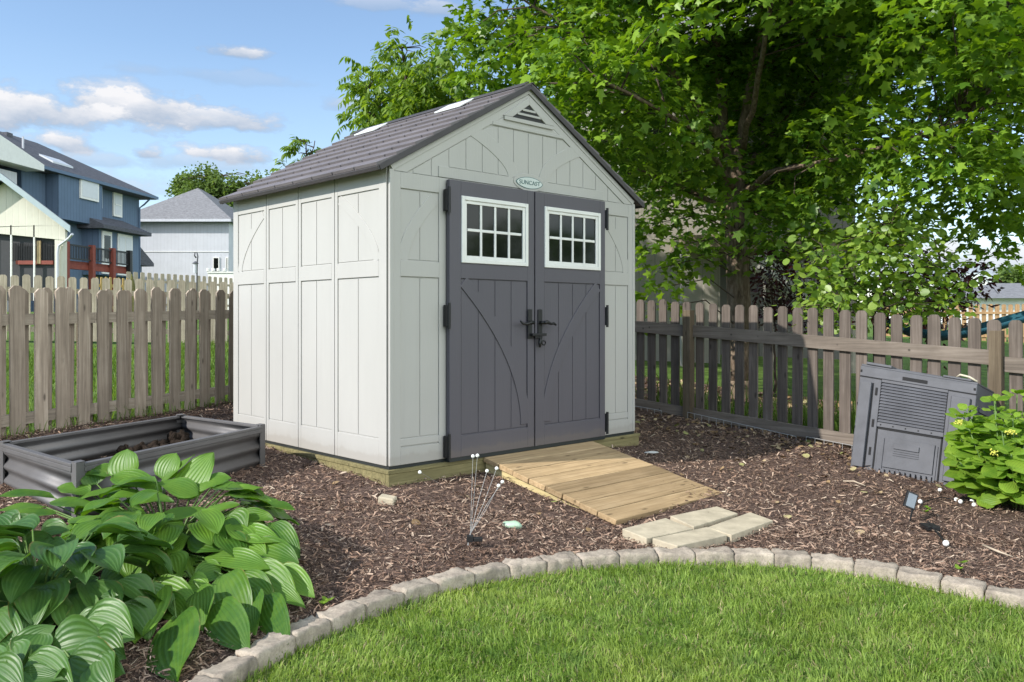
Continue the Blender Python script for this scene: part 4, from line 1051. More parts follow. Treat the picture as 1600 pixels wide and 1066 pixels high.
# ================================================================== TREES
def m_bark(name, c1, c2):
    k = NT(name); v = k.coord('Object', (1, 1, .22)); a = k.noise(v, 26, 8, .7, .4); b = k.noise(k.coord('Object'), 3, 4)
    col = k.ramp(a, [(.3, [x*.4 for x in c1]), (.5, c1), (.75, c2)]); col = k.mix(k.ramp(b, [(.5, 0), (.75, .5)]), col, (.06, .075, .03))
    k.bump(a, .8, .02); return k.done(col, .95, .1)
M_BARK = m_bark('maple_bark', (.17, .125, .09), (.34, .27, .205))
M_TWIG = m_plain('twig_bark', (.07, .05, .035), .9, .2)
M_MAPLE = m_leaf('maple_leaf', (.055, .130, .012), (.235, .37, .038), .38, .42, .4, tcol=(1.6, 1.6, .35))
def leaf_sprays(centers, radii, per, size, tmpl, seed, flat=.10, droop=.25, tilt=.4):
    """flattened sprays of leaves: leaf tips point out of the spray and hang a little"""
    r = np.random.default_rng(seed); P = []; T = []; N = []; Z = []
    for c, R in zip(centers, radii):
        n = max(6, int(per*(R/.5)**2)); a = r.random(n)*6.283; q = np.sqrt(r.random(n))*R
        up = nrm(np.array([r.normal(0, .22), r.normal(0, .22), 1.0])); e1 = nrm(np.cross(up, [0.3, 1, 0])); e2 = np.cross(up, e1)
        rad = np.cos(a)[:, None]*e1 + np.sin(a)[:, None]*e2
        p = np.array(c) + rad*q[:, None] + up*r.normal(0, flat, n)[:, None] - np.array([0, 0, 1])*(q**2/R*.30)[:, None]
        P.append(p); T.append(rad + r.normal(0, .45, (n, 3)) - np.array([0, 0, droop])); N.append(up + r.normal(0, tilt, (n, 3))); Z.append(size*(.5 + .85*r.random(n)**.9))
    return instances(*tmpl, np.concatenate(P), np.concatenate(T), np.concatenate(N), np.concatenate(Z))
def limb(mb, pts, r0, r1, seg=8, wob=.03):
    P = [Vector(p) for p in pts]; out = []
    for i in range(len(P) - 1):
        for k in range(4): out.append(P[i].lerp(P[i + 1], k/4) + Vector((random.gauss(0, wob), random.gauss(0, wob), 0))*(0 if i == 0 and k == 0 else 1)*.5)
    out.append(P[-1]); n = len(out); mb.tube(out, [r0 + (r1 - r0)*(i/(n - 1))**.8 for i in range(n)], seg); return out
def connect(mb, centers, nodes, r0=.012, r1=.004):
    A = np.array([tuple(p) for p in nodes])
    for c in centers:
        j = np.argmin(((A - np.array(c))**2).sum(1) + 3*np.maximum(0, A[:, 2] - c[2])); a = Vector(A[j]); b = Vector(c)
        m = (a + b)/2 + Vector((random.gauss(0, .06), random.gauss(0, .06), .12*(b - a).length)); mb.tube([a, m, b], [r0, (r0 + r1)/2, r1], 4, False)
# ---- maple
mp = W3(1153, 505, 10.9); mp.z = float(gz(mp.x, mp.y))
maple = thing('maple_tree', 'large spreading maple with dense dark green crown over the right fence', 'tree', tuple(mp))
tk = MB()
tr = [(mp.x, mp.y, mp.z - .1), tuple(mp + Vector((0, 0, .25))), W3(1153, 430, 10.9), W3(1148, 340, 10.9), W3(1148, 262, 10.9)]
limb(tk, tr[:2], .23, .165, 14, .0); nodes = []
nodes += limb(tk, tr[1:], .165, .12, 14, .01)
LM = [([W3(1148, 265, 10.9), W3(1158, 215, 10.85), W3(1172, 130, 10.8), W3(1192, 40, 10.7), W3(1200, -90, 10.6), W3(1215, -250, 10.5)], .085, .03),
      ([W3(1146, 275, 10.9), W3(1130, 210, 10.95), W3(1121, 110, 11), W3(1117, 0, 11), W3(1112, -140, 11), W3(1090, -260, 11)], .08, .03),
      ([W3(1135, 235, 10.9), W3(1095, 170, 10.6), W3(1050, 115, 10.3), W3(1022, 60, 10.1), W3(985, -10, 9.8), W3(930, -90, 9.5)], .06, .018),
      ([W3(1050, 115, 10.3), W3(990, 90, 10.2), W3(920, 60, 10.1), W3(850, 20, 10.0), W3(790, -20, 9.9)], .035, .012),
      ([W3(1150, 280, 10.9), W3(1215, 200, 11.9), W3(1310, 110, 12.8), W3(1430, 30, 13.2), W3(1580, -20, 13.4)], .05, .015),
      ([W3(1150, 300, 10.9), W3(1250, 260, 11.3), W3(1380, 220, 11.6), W3(1540, 200, 12), W3(1700, 150, 12)], .055, .018),
      ([W3(1150, 310, 10.9), W3(1200, 270, 10.2), W3(1280, 255, 9.4), W3(1380, 230, 8.8), W3(1500, 190, 8.3)], .045, .014),
      ([W3(1145, 330, 10.9), W3(1080, 300, 11.1), W3(1010, 270, 11.4), W3(940, 230, 11.7)], .04, .014),
      ([W3(1148, 300, 10.9), W3(1120, 250, 10.1), W3(1080, 200, 9.3), W3(1010, 160, 8.6), W3(930, 120, 8.2)], .04, .014),
      ([W3(1160, 240, 10.85), W3(1180, 150, 10.0), W3(1200, 20, 9.2), W3(1230, -120, 8.5), W3(1250, -260, 7.9)], .045, .014),
      ([W3(1120, 110, 11), W3(1080, 0, 11.8), W3(1020, -80, 12.5), W3(960, -120, 13)], .04, .014),
      ([W3(1172, 130, 10.8), W3(1280, 20, 11.4), W3(1400, -80, 12.0), W3(1520, -150, 12.5)], .045, .014)]
for pts, a, b in LM: nodes += limb(tk, pts, a, b, 8)
fix_normals(tk.build('trunk', M_BARK, maple, True))
rm = np.random.default_rng(42); cs = []; rs_ = []
ce = np.array([4.0, 10.8, 5.1]); ra_ = np.array([4.9, 4.1, 3.5])
while len(cs) < 560:
    v = nrm(rm.normal(0, 1, 3)); q = rm.random()**.45; p = ce + ra_*v*q
    if p[2] < 2.1 + .25*rm.random(): continue
    px = CX + F*p[0]/p[1]; py = HY + F*(HC - p[2])/p[1]
    if p[2] < 3.0 and abs(p[0] - 3.0) < 1.4 and p[1] < 10.4 and rm.random() < .75: continue      # keep the trunk in sight
    if p[2] < 3.1 and p[0] > 4.2 and p[1] > 6 and rm.random() < .72: continue                          # thin low crown on the right
    if p[2] < 2.9 and p[0] < 1.4: continue
    if px < 735 and py > -60: continue
    if 1235 < px < 1490 and 30 < py < 200 and p[1] < 11.2 and rm.random() < .8: continue
    if 1070 < px < 1230 and -60 < py < 250 and p[1] < 10.75 and rm.random() < .95: continue
    if p[2] > 3.0 and p[2] < 4.2 and 4.6 < p[0] < 6.4 and rm.random() < .35: continue
    cs.append(p); rs_.append(rm.uniform(.38, .72))
k_ = 0
while k_ < 270:                                               # the high crown above
    v = nrm(rm.normal(0, 1, 3)); p = np.array([3.0, 10.9, 6.6]) + np.array([5.4, 4.2, 3.0])*v*rm.random()**.4
    if p[2] < 4.9 or HY + F*(HC - p[2])/p[1] > (-25 if CX + F*p[0]/p[1] > 880 else -230): continue
    cs.append(p); rs_.append(rm.uniform(.5, .8)); k_ += 1
# lower boughs seen against the dark
for (x, y, Y, R) in ((1175, 300, 9.4, .42), (1240, 312, 9.3, .42), (1140, 330, 9.5, .35), (1205, 345, 9.6, .4), (1000, 170, 8.8, .4), (960, 190, 8.9, .4), (1040, 200, 8.8, .42), (1100, 230, 9.2, .4), (1010, 240, 9.6, .45),
                     (1050, 385, 9.9, .45), (1020, 350, 10.2, .5), (1030, 420, 9.9, .35), (1030, 450, 9.8, .25), (1035, 480, 9.6, .2), (1070, 330, 10.4, .5), (1180, 380, 9.6, .33), (1230, 378, 9.6, .33), (1290, 205, 9.0, .45), (1330, 235, 8.9, .4),
                     (1420, 250, 8.2, .42), (1480, 265, 8.0, .42), (1560, 240, 7.9, .4), (1560, 90, 7.8, .4), (1590, 30, 7.6, .35), (1590, 160, 7.7, .35), (1480, 90, 8.4, .4), (1530, 350, 9.5, .4), (1580, 320, 9.3, .45),
                     (1300, 300, 10.2, .5), (1400, 330, 10.6, .5), (1250, 260, 10.5, .5), (1000, 300, 10.8, .55), (1060, 270, 10.5, .5), (1090, 400, 10.6, .35), (760, 100, 10.2, .42), (720, 60, 10.3, .35), (735, 130, 10.4, .32), (790, 60, 10.2, .5), (830, 120, 10.1, .4),
                     (780, 160, 10.6, .35), (860, 40, 10, .5), (900, 110, 9.6, .45), (1590, 410, 9.6, .22), (1560, 395, 9.7, .25)):
    cs.append(np.array(W3(x, y, Y))); rs_.append(R)
V, Fs = leaf_sprays(cs, rs_, 122, .106, MAPLE, 1)
fast_mesh('crown', V, Fs, M_MAPLE, maple)
br = MB(); connect(br, cs, nodes); br.build('branches', M_TWIG, maple, True)
# ---- walnut-like tree behind the shed (pinnate drooping leaves)
M_WAL = m_leaf('pinnate_leaf', (.10, .19, .025), (.26, .36, .06), .45, .45, .4, tcol=(1.5, 1.5, .4))
def pinnate(centers, radii, per, seed, L=.34, lsz=.12):
    r = np.random.default_rng(seed); P = []; T = []; N = []; Z = []
    for c, R in zip(centers, radii):
        for k in range(max(3, int(per*(R/.5)**2))):
            v = nrm(r.normal(0, 1, 3)); o = np.array(c) + v*R*r.random()**.5; d = nrm(v + np.array([0, 0, .15]) + r.normal(0, .3, 3)); side = nrm(np.cross(d, [0, 0, 1.0]))
            for i in range(7):
                t = (i + 1)/7*L; p = o + d*t - np.array([0, 0, 1])*(t*t*1.1)
                for sg in ((1, -1) if i < 6 else (0,)):
                    P.append(p); T.append(side*sg + d*.45 - np.array([0, 0, .55]) + r.normal(0, .15, 3)); N.append(np.array([0, 0, 1.0]) + r.normal(0, .3, 3)); Z.append(lsz*(.8 + .5*r.random()))
    return instances(*LANCE, np.array(P), np.array(T), np.array(N), np.array(Z))
def simple_tree(name, label, base, px_nodes, cluster, per, mat, leaffn, r0=.08, group=None):
    t = thing(name, label, 'tree', tuple(base), 0, group); tb = MB(); nd = []
    for pts, a, b in px_nodes: nd += limb(tb, pts, a, b, 7)
    cs = [np.array(W3(x, y, Y)) for x, y, Y, R in cluster]; rr = [R for *_, R in cluster]
    connect(tb, cs, nd, .01, .003); fix_normals(tb.build('trunk', M_TWIG, t, True))
    V, Fs = leaffn(cs, rr); fast_mesh('crown', V, Fs, mat, t); return t
rw = random.Random(4); cl = []
for k in range(150):
    x = rw.gauss(645, 48); y = rw.gauss(165, 42)
    if x < 560 + max(0, (95 - y))*.9 or y < 72 or y > 260 or x > 760: continue
    cl.append((x, y, rw.uniform(12.6, 14.4), rw.uniform(.25, .42)))
cl += [(622, 82, 13.5, .22), (628, 62, 13.5, .16), (655, 90, 13.6, .25), (570, 130, 13.4, .2), (556, 138, 13.4, .16), (575, 170, 13.3, .25), (560, 190, 13.4, .2), (600, 110, 13.4, .25), (690, 110, 13.8, .3), (660, 140, 13.8, .35), (615, 180, 13.5, .35), (700, 170, 13.8, .35), (680, 210, 13.5, .4), (620, 215, 13.5, .3)]
base = W3(650, 500, 13.6); base.z = float(gz(base.x, base.y))
simple_tree('walnut_tree', 'light green tree with drooping feathery leaves behind the shed roof', base,
            [([base, W3(648, 380, 13.6), W3(642, 260, 13.6), W3(636, 150, 13.6), W3(628, 75, 13.5)], .09, .015), ([W3(645, 300, 13.6), W3(690, 220, 13.7), W3(710, 150, 13.8)], .04, .012), ([W3(643, 280, 13.6), W3(600, 210, 13.5), W3(572, 150, 13.4)], .035, .01)],
            cl, 12, M_WAL, lambda c, r: pinnate(c, r, 12, 3))
base = W3(492, 500, 11.8); base.z = float(gz(base.x, base.y))
simple_tree('sapling', 'slim sapling with drooping leaves peeking over the shed eave', base,
            [([base, W3(490, 380, 11.8), W3(484, 290, 11.8), W3(478, 222, 11.8)], .03, .008), ([W3(486, 262, 11.8), W3(492, 220, 11.8)], .01, .006)],
            [(470, 218, 11.8, .06), (488, 222, 11.8, .05), (466, 240, 11.8, .06), (476, 232, 11.8, .04), (462, 262, 11.8, .08), (452, 270, 11.8, .06)], 12, M_WAL, lambda c, r: pinnate(c, [.12]*len(c), 56, 5, .22, .10), .03)
# ---- garden tree out of frame on the right, mirrored in the door panes
bt = Vector((23.0, 4.5, 0)); bt.z = float(gz(bt.x, bt.y)); t = thing('garden_tree', 'bushy green tree outside the picture on the right', 'tree', tuple(bt)); tb = MB()
nd = limb(tb, [bt, bt + Vector((0, 0, 1.2)), bt + Vector((.1, 0, 2.6)), bt + Vector((0, .1, 4.0))], .14, .03, 8, .03); rg = np.random.default_rng(77)
cs2 = [np.array([bt.x, bt.y, bt.z + 2.6]) + np.array([3.2, 4.4, 2.4])*nrm(rg.normal(0, 1, 3))*rg.random()**.4 for k in range(110)]
connect(tb, cs2, nd, .015, .004); tb.build('trunk', M_TWIG, t, True); V, Fs = leaf_sprays(cs2, [.9]*110, 26, .2, MAPLE, 31); fast_mesh('crown', V, Fs, M_MAPLE, t)
# ---- round leaved shrub and purple shrub behind the right fence
M_CRAB = m_leaf('round_leaf', (.12, .22, .035), (.30, .42, .08), .42, .4, .45, tcol=(1.5, 1.5, .4))
rc = random.Random(8); cl = []
for k in range(120):
    x = rc.gauss(1372, 72); y = rc.gauss(415, 55)
    if y > 505 or y < 305 or x < 1240 or x > 1530 or (x < 1300 and y < 350) or (x > 1450 and y < 380): continue
    cl.append((x, y, rc.uniform(8.3, 9.3), rc.uniform(.16, .3)))
cl += [(1400, 330, 8.7, .2), (1412, 310, 8.7, .12), (1375, 350, 8.7, .2), (1280, 395, 8.6, .18), (1268, 470, 8.1, .12), (1265, 500, 8.0, .09), (1300, 455, 8.3, .15), (1330, 490, 8.3, .15)]
base = W3(1368, 520, 9.0); base.z = float(gz(base.x, base.y))
t = thing('leafy_shrub', 'tall shrub with round bright green leaves overhanging the right picket fence', 'shrub', tuple(base)); tb = MB(); nd = []
for pts, a, b in (([base, W3(1366, 470, 9), W3(1372, 420, 8.9), W3(1400, 330, 8.7)], .03, .008), ([W3(1366, 480, 9), W3(1330, 440, 8.8), W3(1290, 400, 8.6)], .016, .006), ([W3(1368, 460, 9), W3(1420, 430, 8.9), W3(1470, 410, 8.8)], .016, .006), ([W3(1366, 495, 9), W3(1320, 490, 8.4), W3(1270, 490, 8.0)], .012, .005)): nd += limb(tb, pts, a, b, 6, .02)
cs = [np.array(W3(x, y, Y)) for x, y, Y, R in cl]; connect(tb, cs, nd, .007, .003); fix_normals(tb.build('stems', M_TWIG, t, True))
V, Fs = leaf_sprays(cs, [c[3]*1.1 for c in cl], 92, .074, ROUND, 9, .11, .2, .55); fast_mesh('foliage', V, Fs, M_CRAB, t)
M_PURP = m_leaf('purple_leaf', (.022, .007, .010), (.075, .016, .022), .25, .45, .4, tcol=(1.6, .7, .6))
def shrub(label, cl, mat, sz, seed, bx, per=150):
    base = W3(*bx); base.z = float(gz(base.x, base.y)); t = thing('purple_shrub', label, 'shrub', tuple(base)); tb = MB(); cs = [np.array(W3(x, y, Y)) for x, y, Y, R in cl]
    nd = limb(tb, [base, base + Vector((0, 0, .5)), base + Vector((0, 0, 1.0))], .025, .012, 6, .02); connect(tb, cs, nd, .008, .003); tb.build('stems', M_TWIG, t, True)
    V, Fs = leaf_sprays(cs, [c[3] for c in cl], per, sz, LANCE, seed, .12, .2, .8); fast_mesh('foliage', V, Fs, mat, t)
shrub('dark purple leaved shrub behind the round leaved shrub near the hammock', [(rc.gauss(1455, 50), rc.gauss(455, 32), rc.uniform(9.6, 10.6), .26) for k in range(46)], M_PURP, .085, 13, (1450, 520, 10.2))
shrub('blackish purple shrub in deep shade beside the maple trunk', [(rc.uniform(1180, 1300), rc.uniform(385, 500), rc.uniform(11.2, 12.4), .28) for k in range(36)], M_PURP, .085, 14, (1210, 520, 11.8))
# ---- far trees
M_FAR = m_leaf('far_leaf', (.075, .125, .03), (.16, .23, .06), .35, .6, .2)
def far_tree(name, label, cl, Y, per, sz, seed, mat=M_FAR, trunkx=None):
    x0 = trunkx or sum(c[0] for c in cl)/len(cl); base = W3(x0, 470, Y); base.z = 1.2
    t = thing(name, label, 'tree', tuple(base)); tb = MB(); cs = [np.array(W3(x, y, Y + dy)) for x, y, dy, R in cl]
    top = max(c[2] for c in cs); nd = limb(tb, [base, Vector((base.x, base.y, (base.z + top)/2)), Vector((base.x, base.y, top - 1))], .3, .08, 7, .05); connect(tb, cs, nd, .06, .02); tb.build('trunk', M_TWIG, t, True)
    V, Fs = leaf_sprays(cs, [c[3] for c in cl], per, sz, ROUND, seed, .35, .3, .9); fast_mesh('crown', V, Fs, mat, t)
rf_ = random.Random(3)
far_tree('leafy_tree', 'bushy green tree rising behind the pale grey house', [(rf_.uniform(285, 375), 0, rf_.uniform(-2, 2), rf_.uniform(.5, .85)) for k in range(60)] and
         [(x, y, rf_.uniform(-2, 2), rf_.uniform(.45, .8)) for x, y in [(rf_.uniform(282, 345), rf_.uniform(276, 320)) for k in range(70)] + [(rf_.uniform(345, 430), rf_.uniform(284, 320)) for k in range(50)] + [(300, 270), (318, 266), (330, 268), (288, 284), (278, 292), (270, 297), (390, 276), (410, 278), (365, 277)]], 76, 70, .22, 21, trunkx=330)
far_tree('leafy_tree', 'distant green tree over the far right rooftop', [(rf_.uniform(1560, 1700), rf_.uniform(425, 450), rf_.uniform(-2, 2), .8) for k in range(40)], 75, 60, .3, 22)

# ================================================================== NEIGHBOUR HOUSES
def m_siding(name, c, period=.2, axis=0, depth=.35):
    k = NT(name); tc = k.n('ShaderNodeTexCoord'); sx = k.n('ShaderNodeSeparateXYZ'); k.l(tc.outputs['Object'], sx.inputs[0])
    if axis == 2: val = sx.outputs[2]
    else:
        ad = k.n('ShaderNodeMath', operation='ADD'); k.l(sx.outputs[0], ad.inputs[0]); k.l(sx.outputs[1], ad.inputs[1]); val = ad.outputs[0]
    m = k.n('ShaderNodeMath', operation='DIVIDE'); m.inputs[1].default_value = period; k.l(val, m.inputs[0])
    fr = k.n('ShaderNodeMath', operation='FRACT'); k.l(m.outputs[0], fr.inputs[0])
    g = k.ramp(fr.outputs[0], [(0, 0), (.06, 0), (.12, 1), (1, 1)])
    n = k.noise(k.coord('Object'), 1.2, 5); col = k.ramp(n, [(.3, [x*.93 for x in c]), (.7, [x*1.06 for x in c])])
    col = k.mix(k.ramp(g, [(0, depth), (1, 0)]), col, [x*.35 for x in c]); k.bump(g, .5, .02); return k.done(col, .7, .3)
def m_shingle(name, c):
    k = NT(name); v = k.coord('Object', (1, 1, 3)); a = k.noise(v, 5, 6, .75); b = k.noise(v, .8, 3)
    col = k.ramp(a, [(.3, [x*.6 for x in c]), (.7, [x*1.4 for x in c])]); k.bump(a, .5, .03); return k.done(col, .9, .15)
KH = 1.43
def HS(p): return (p[0]*KH, p[1]*KH, HC + (p[2] - HC)*KH)
M_BLUE = m_siding('blue_siding', (.105, .155, .235), .30); M_BLUED = m_plain('blue_trim', (.10, .15, .235), .6, .05, bump=0)
M_HROOF = m_shingle('dark_shingles', (.095, .098, .115)); M_LROOF = m_shingle('grey_shingles', (.19, .19, .20))
M_PALE = m_siding('pale_siding', (.50, .515, .56), .26, 0, .2); M_CREAM = m_siding('cream_siding', (.60, .585, .50), .24, 0, .18)
M_WIN = m_plain('window_blind', (.55, .57, .60), .3, .05, bump=0); M_REDW = m_plain('red_deck_stain', (.21, .052, .036), .7, .15); M_PINE = m_plain('new_pine', (.42, .31, .17), .8, .15)
M_SCREEN = m_plain('insect_screen', (.035, .036, .04), .6, .1, bump=0)
# ---- blue house
BO = np.array([-17.25, 39.5]); BA = np.array([-.1, -.995]); BN = np.array([.995, -.1])
def HB(t, o, z):
    p = BO + BA*t + BN*o; return HS((p[0], p[1], z))
g0 = HB(5, 0, 1.2)
bh = thing('blue_house', 'two storey blue house with dark shingled roof and a red deck beyond the left fence', 'house', g0)
def hbox(name, mat, parent, *a, bevel=0):
    m = MB(HB); m.box(*a); o = m.build(name, mat, parent, bevel=bevel); fix_normals(o); return o
EZ = 6.80
m = MB(HB); m.box(0, 8.1, -6.5, 0, .4, EZ); m.box(8.1, 13, -6.5, -.9, .4, EZ); m.box(3.85, 6.75, 0, .55, 4.95, EZ - .02)
m.box(1.35, 4.4, 0, .75, 2.9, 4.95); o = m.build('wall', M_BLUE, bh); fix_normals(o)
m = MB(HB)
rp = [(-.45, .55), (13, .55)]
m.add([(-.45, .6, EZ), (13, .6, EZ), (13, -3.2, EZ + 1.95), (2.6, -3.2, EZ + 1.95), (-.45, -7, EZ), (13, -7, EZ),
       (-.45, .6, EZ - .16), (13, .6, EZ - .16), (-.45, -7, EZ - .16), (13, -7, EZ - .16)],
      [(0, 1, 2, 3), (0, 3, 4), (3, 2, 5, 4), (6, 8, 9, 7), (0, 6, 7, 1), (0, 4, 8, 6), (4, 5, 9, 8)])
ro = m.build('roof', M_HROOF, bh); fix_normals(ro)
m = MB(HB); m.box(-.45, 13, .605, .70, EZ - .15, EZ - .03); m.build('gutter', M_BLUED, bh)
def rz(o): return EZ + (.6 - o)/3.8*1.95
for (t_, o_, h, r_) in ((8.3, -2.4, 1.0, .09), (7.6, -1.3, .45, .04), (6.2, -1.3, .45, .04)):
    m = MB(); p, q = HB(t_, o_, rz(o_) - .2), HB(t_, o_, rz(o_) + h); m.tube([p, q], r_*KH, 8); m.build('vent_pipe', M_PALE if r_ < .05 else M_HROOF, ro)
for t_ in (11.6, 9.6, 7.9, 5.0): hbox('roof_vent', M_HROOF, ro, t_, t_ + .35, -2.85, -2.6, rz(-2.5), rz(-2.85) + .06)
m = MB(HB); m.add([(4.6, -.25, rz(-.25) + .07), (5.9, -.25, rz(-.25) + .07), (5.9, -.85, rz(-.85) + .07), (4.6, -.85, rz(-.85) + .07), (4.6, -.25, rz(-.25) - .05), (5.9, -.25, rz(-.25) - .05), (5.9, -.85, rz(-.85) - .05), (4.6, -.85, rz(-.85) - .05)],
                  [(0, 1, 2, 3), (0, 4, 5, 1), (1, 5, 6, 2), (2, 6, 7, 3), (3, 7, 4, 0)]); m.build('skylight', M_WIN, ro)
def hwin(t0, t1, z0, z1, o=0.0, mull=False, dark=False):
    f = hbox('window', M_WHITE, bh, t0, t1, o + .002, o + .07, z0, z1)
    hbox('pane', M_GLASS if dark else M_WIN, f, t0 + .09, t1 - .09, o + .0705, o + .08, z0 + .09, z1 - .09)
    if mull: hbox('sash', M_WHITE, f, t0 + .09, t1 - .09, o + .0805, o + .10, (z0 + z1)/2 - .03, (z0 + z1)/2 + .03)
hwin(4.20, 5.45, 5.90, 6.74, .55); hwin(3.05, 3.55, 5.80, 6.66, 0, True, True); hwin(1.52, 2.2, 5.58, 6.62, 0, True); hwin(3.68, 3.80, 5.9, 6.6, 0)
hwin(1.0, 1.30, 3.75, 4.68, 0) if False else hwin(.55, 1.30, 3.75, 4.65, 0, True)
f = hbox('door', M_WHITE, bh, 3.55, 4.25, .752, .80, 2.95, 4.72); hbox('pane', M_GLASS, f, 3.68, 4.12, .805, .815, 3.6, 4.55)
f = hbox('sliding_door', M_WHITE, bh, 1.95, 3.1, .752, .80, 2.95, 4.72); hbox('pane', M_WIN, f, 2.05, 2.5, .805, .812, 3.1, 4.6); hbox('pane', M_WIN, f, 2.56, 3.0, .805, .812, 3.1, 4.6)
m = MB(HB); m.add([(1.0, 1.15, 4.93), (4.75, 1.15, 4.93), (4.75, 0.0, 5.45), (1.4, 0.0, 5.45), (1.0, 0, 4.93), (1.0, 1.15, 4.78), (4.75, 1.15, 4.78), (4.75, 0, 4.78), (1.0, 0, 4.78)], [(0, 1, 2, 3), (0, 3, 4), (0, 5, 6, 1), (5, 8, 7, 6), (0, 4, 8, 5), (1, 6, 7, 2)]); o = m.build('porch_roof', M_HROOF, bh); fix_normals(o)
# left wing gable with white trim
m = MB(HB); m.box(9.6, 12.5, -.9, .9, .5, 6.2); m.build('wall', M_PALE, bh)
m = MB(HB); m.prism([(8.9, 6.15), (13, 6.15), (13, 8.2)], -.9, 1.2, 1) if False else m.add([(8.7, .61, EZ - .4), (8.7, 1.3, EZ - .4), (8.7, 1.3, EZ - .17), (8.7, .61, EZ - .17), (12.8, .61, EZ - .4), (12.8, 1.3, EZ - .4), (12.8, 1.3, EZ + .9), (12.8, .61, EZ + .9)], [(0, 1, 2, 3), (7, 6, 5, 4), (0, 4, 5, 1), (1, 5, 6, 2), (2, 6, 7, 3), (3, 7, 4, 0)])
o = m.build('gable_trim', M_WHITE, bh); fix_normals(o)
# low side roof on the far end
m = MB(HB); m.box(-1.3, -.02, -4.5, -.6, .5, 3.75); m.build('wall', M_BLUE, bh)
m = MB(HB); m.add([(-1.7, -.2, 3.75), (-.02, -.2, 4.7), (-.02, -5, 4.7), (-1.7, -5, 3.75), (-1.7, -.2, 3.6), (-.02, -.2, 3.6), (-.02, -5, 3.6), (-1.7, -5, 3.6)], [(0, 1, 2, 3), (0, 4, 5, 1), (0, 3, 7, 4), (4, 7, 6, 5), (1, 5, 6, 2)]); o = m.build('roof', M_HROOF, bh); fix_normals(o)
m = MB(); m.tube([HB(.05, .65, EZ - .1), HB(.1, .3, EZ - .45), HB(.1, .08, EZ - .6), HB(.1, .08, 1)], .06, 6); m.build('downspout', M_BLUED, bh)
# deck
DO = 3.0
hbox('deck_floor', M_REDW, bh, 6.1, 10.4, .9, DO, 3.0, 3.10); hbox('deck_beam', M_REDW, bh, 6.1, 10.3, DO - .1, DO + .03, 2.82, 2.995)
for i, (t_, mt) in enumerate(((10.2, M_REDW), (8.7, M_REDW), (7.4, M_REDW), (6.25, M_BLACK))):
    hbox('deck_post', mt, bh, t_ - .085, t_ + .085, DO + .035, DO + .2, 1.0, 3.72)
for (a, b) in ((6.36, 7.29), (7.51, 8.59), (8.81, 10.09)):
    m = MB(HB); m.box(a, b, DO + .08, DO + .14, 3.60, 3.66); m.box(a, b, DO + .08, DO + .14, 3.14, 3.19); n = int((b - a)/.09)
    for k in range(n): x = a + (b - a)*(k + .5)/n; m.box(x - .012, x + .012, DO + .10, DO + .12, 3.19, 3.60)
    m.build('railing', M_BLACK, bh)
# ---- screened porch in front of it (gable towards us)
PY = 31.0
def PX(x, y, dy=0): return tuple(W3(x, y, PY + dy))
ph = thing('screened_porch', 'cream gabled porch with dark insect screens at the left edge', 'porch', tuple(W3(40, 470, PY)))
def pbox(name, mat, parent, x0, y0, x1, y1, d0, d1):
    a, b = W3(x0, y1, PY), W3(x1, y0, PY); m = MB(); m.box(a.x, b.x, PY + d0, PY + d1, a.z, b.z); return m.build(name, mat, parent)
L_, A_, R_ = W3(-95, 358, PY), W3(11, 282, PY), W3(104, 352, PY)
zb = W3(0, 440, PY).z - 1.6; zs = W3(0, 356, PY).z; 
m = MB(); m.prism([(L_.x, zs), (R_.x - .05, zs - .45), (R_.x - .05, R_.z), (A_.x, A_.z), (L_.x, L_.z)], PY, PY + .15, 1); o = m.build('gable', M_CREAM, ph); fix_normals(o)
m = MB(); e = W3(118, 363, PY); th_ = .16
for (p, q) in ((A_, e), (W3(-108, 368, PY), A_)):
    m.add([(p.x, PY - .35, p.z + .05), (q.x, PY - .35, q.z + .05), (q.x, PY - .35, q.z + .05 + th_), (p.x, PY - .35, p.z + .05 + th_), (p.x - 4.2, PY + 6, p.z + .05), (q.x - 4.2, PY + 6, q.z + .05), (q.x - 4.2, PY + 6, q.z + .05 + th_), (p.x - 4.2, PY + 6, p.z + .05 + th_)], [(0, 1, 2, 3), (7, 6, 5, 4), (3, 2, 6, 7), (0, 4, 5, 1), (1, 5, 6, 2), (0, 3, 7, 4)])
o = m.build('roof', M_HROOF, ph); fix_normals(o)
m = MB()
for (p, q) in ((A_, e), (W3(-108, 368, PY), A_)):
    m.add([(p.x, PY - .40, p.z - .05), (q.x, PY - .40, q.z - .05), (q.x, PY - .40, q.z + .19), (p.x, PY - .40, p.z + .19), (p.x, PY - .352, p.z - .05), (q.x, PY - .352, q.z - .05), (q.x, PY - .352, q.z + .19), (p.x, PY - .352, p.z + .19)], [(0, 1, 2, 3), (7, 6, 5, 4), (3, 2, 6, 7), (0, 4, 5, 1), (1, 5, 6, 2), (0, 3, 7, 4)])
o = m.build('fascia', m_plain('fascia_blue_grey', (.33, .40, .43), .6, .05, bump=0), ph); fix_normals(o)
pbox('corner_post', M_CREAM, ph, 85, 362, 98, 470, .02, .3); pbox('corner_post', M_CREAM, ph, -92, 362, -80, 470, .02, .3)
for x in (17, 53, -20, -55): pbox('mullion', M_WHITE, ph, x - 1.1, 352, x + 1.1, 470, .0, .06)
pbox('screen', M_SCREEN, ph, -80, 350, 85, 470, .2, .24)
m = MB(); m.tube([W3(113, 366, PY - .4), W3(108, 372, PY - .2), W3(92, 384, PY - .05), W3(90, 395, PY - .05), W3(90, 470, PY - .05)], .05, 6); m.build('downspout', M_PALE, ph)
pbox('red_beam', M_REDW, ph, 22, 407, 80, 413, .1, .16); pbox('pine_post', M_PINE, ph, 55.5, 376, 61, 412, .08, .15)
m = MB()
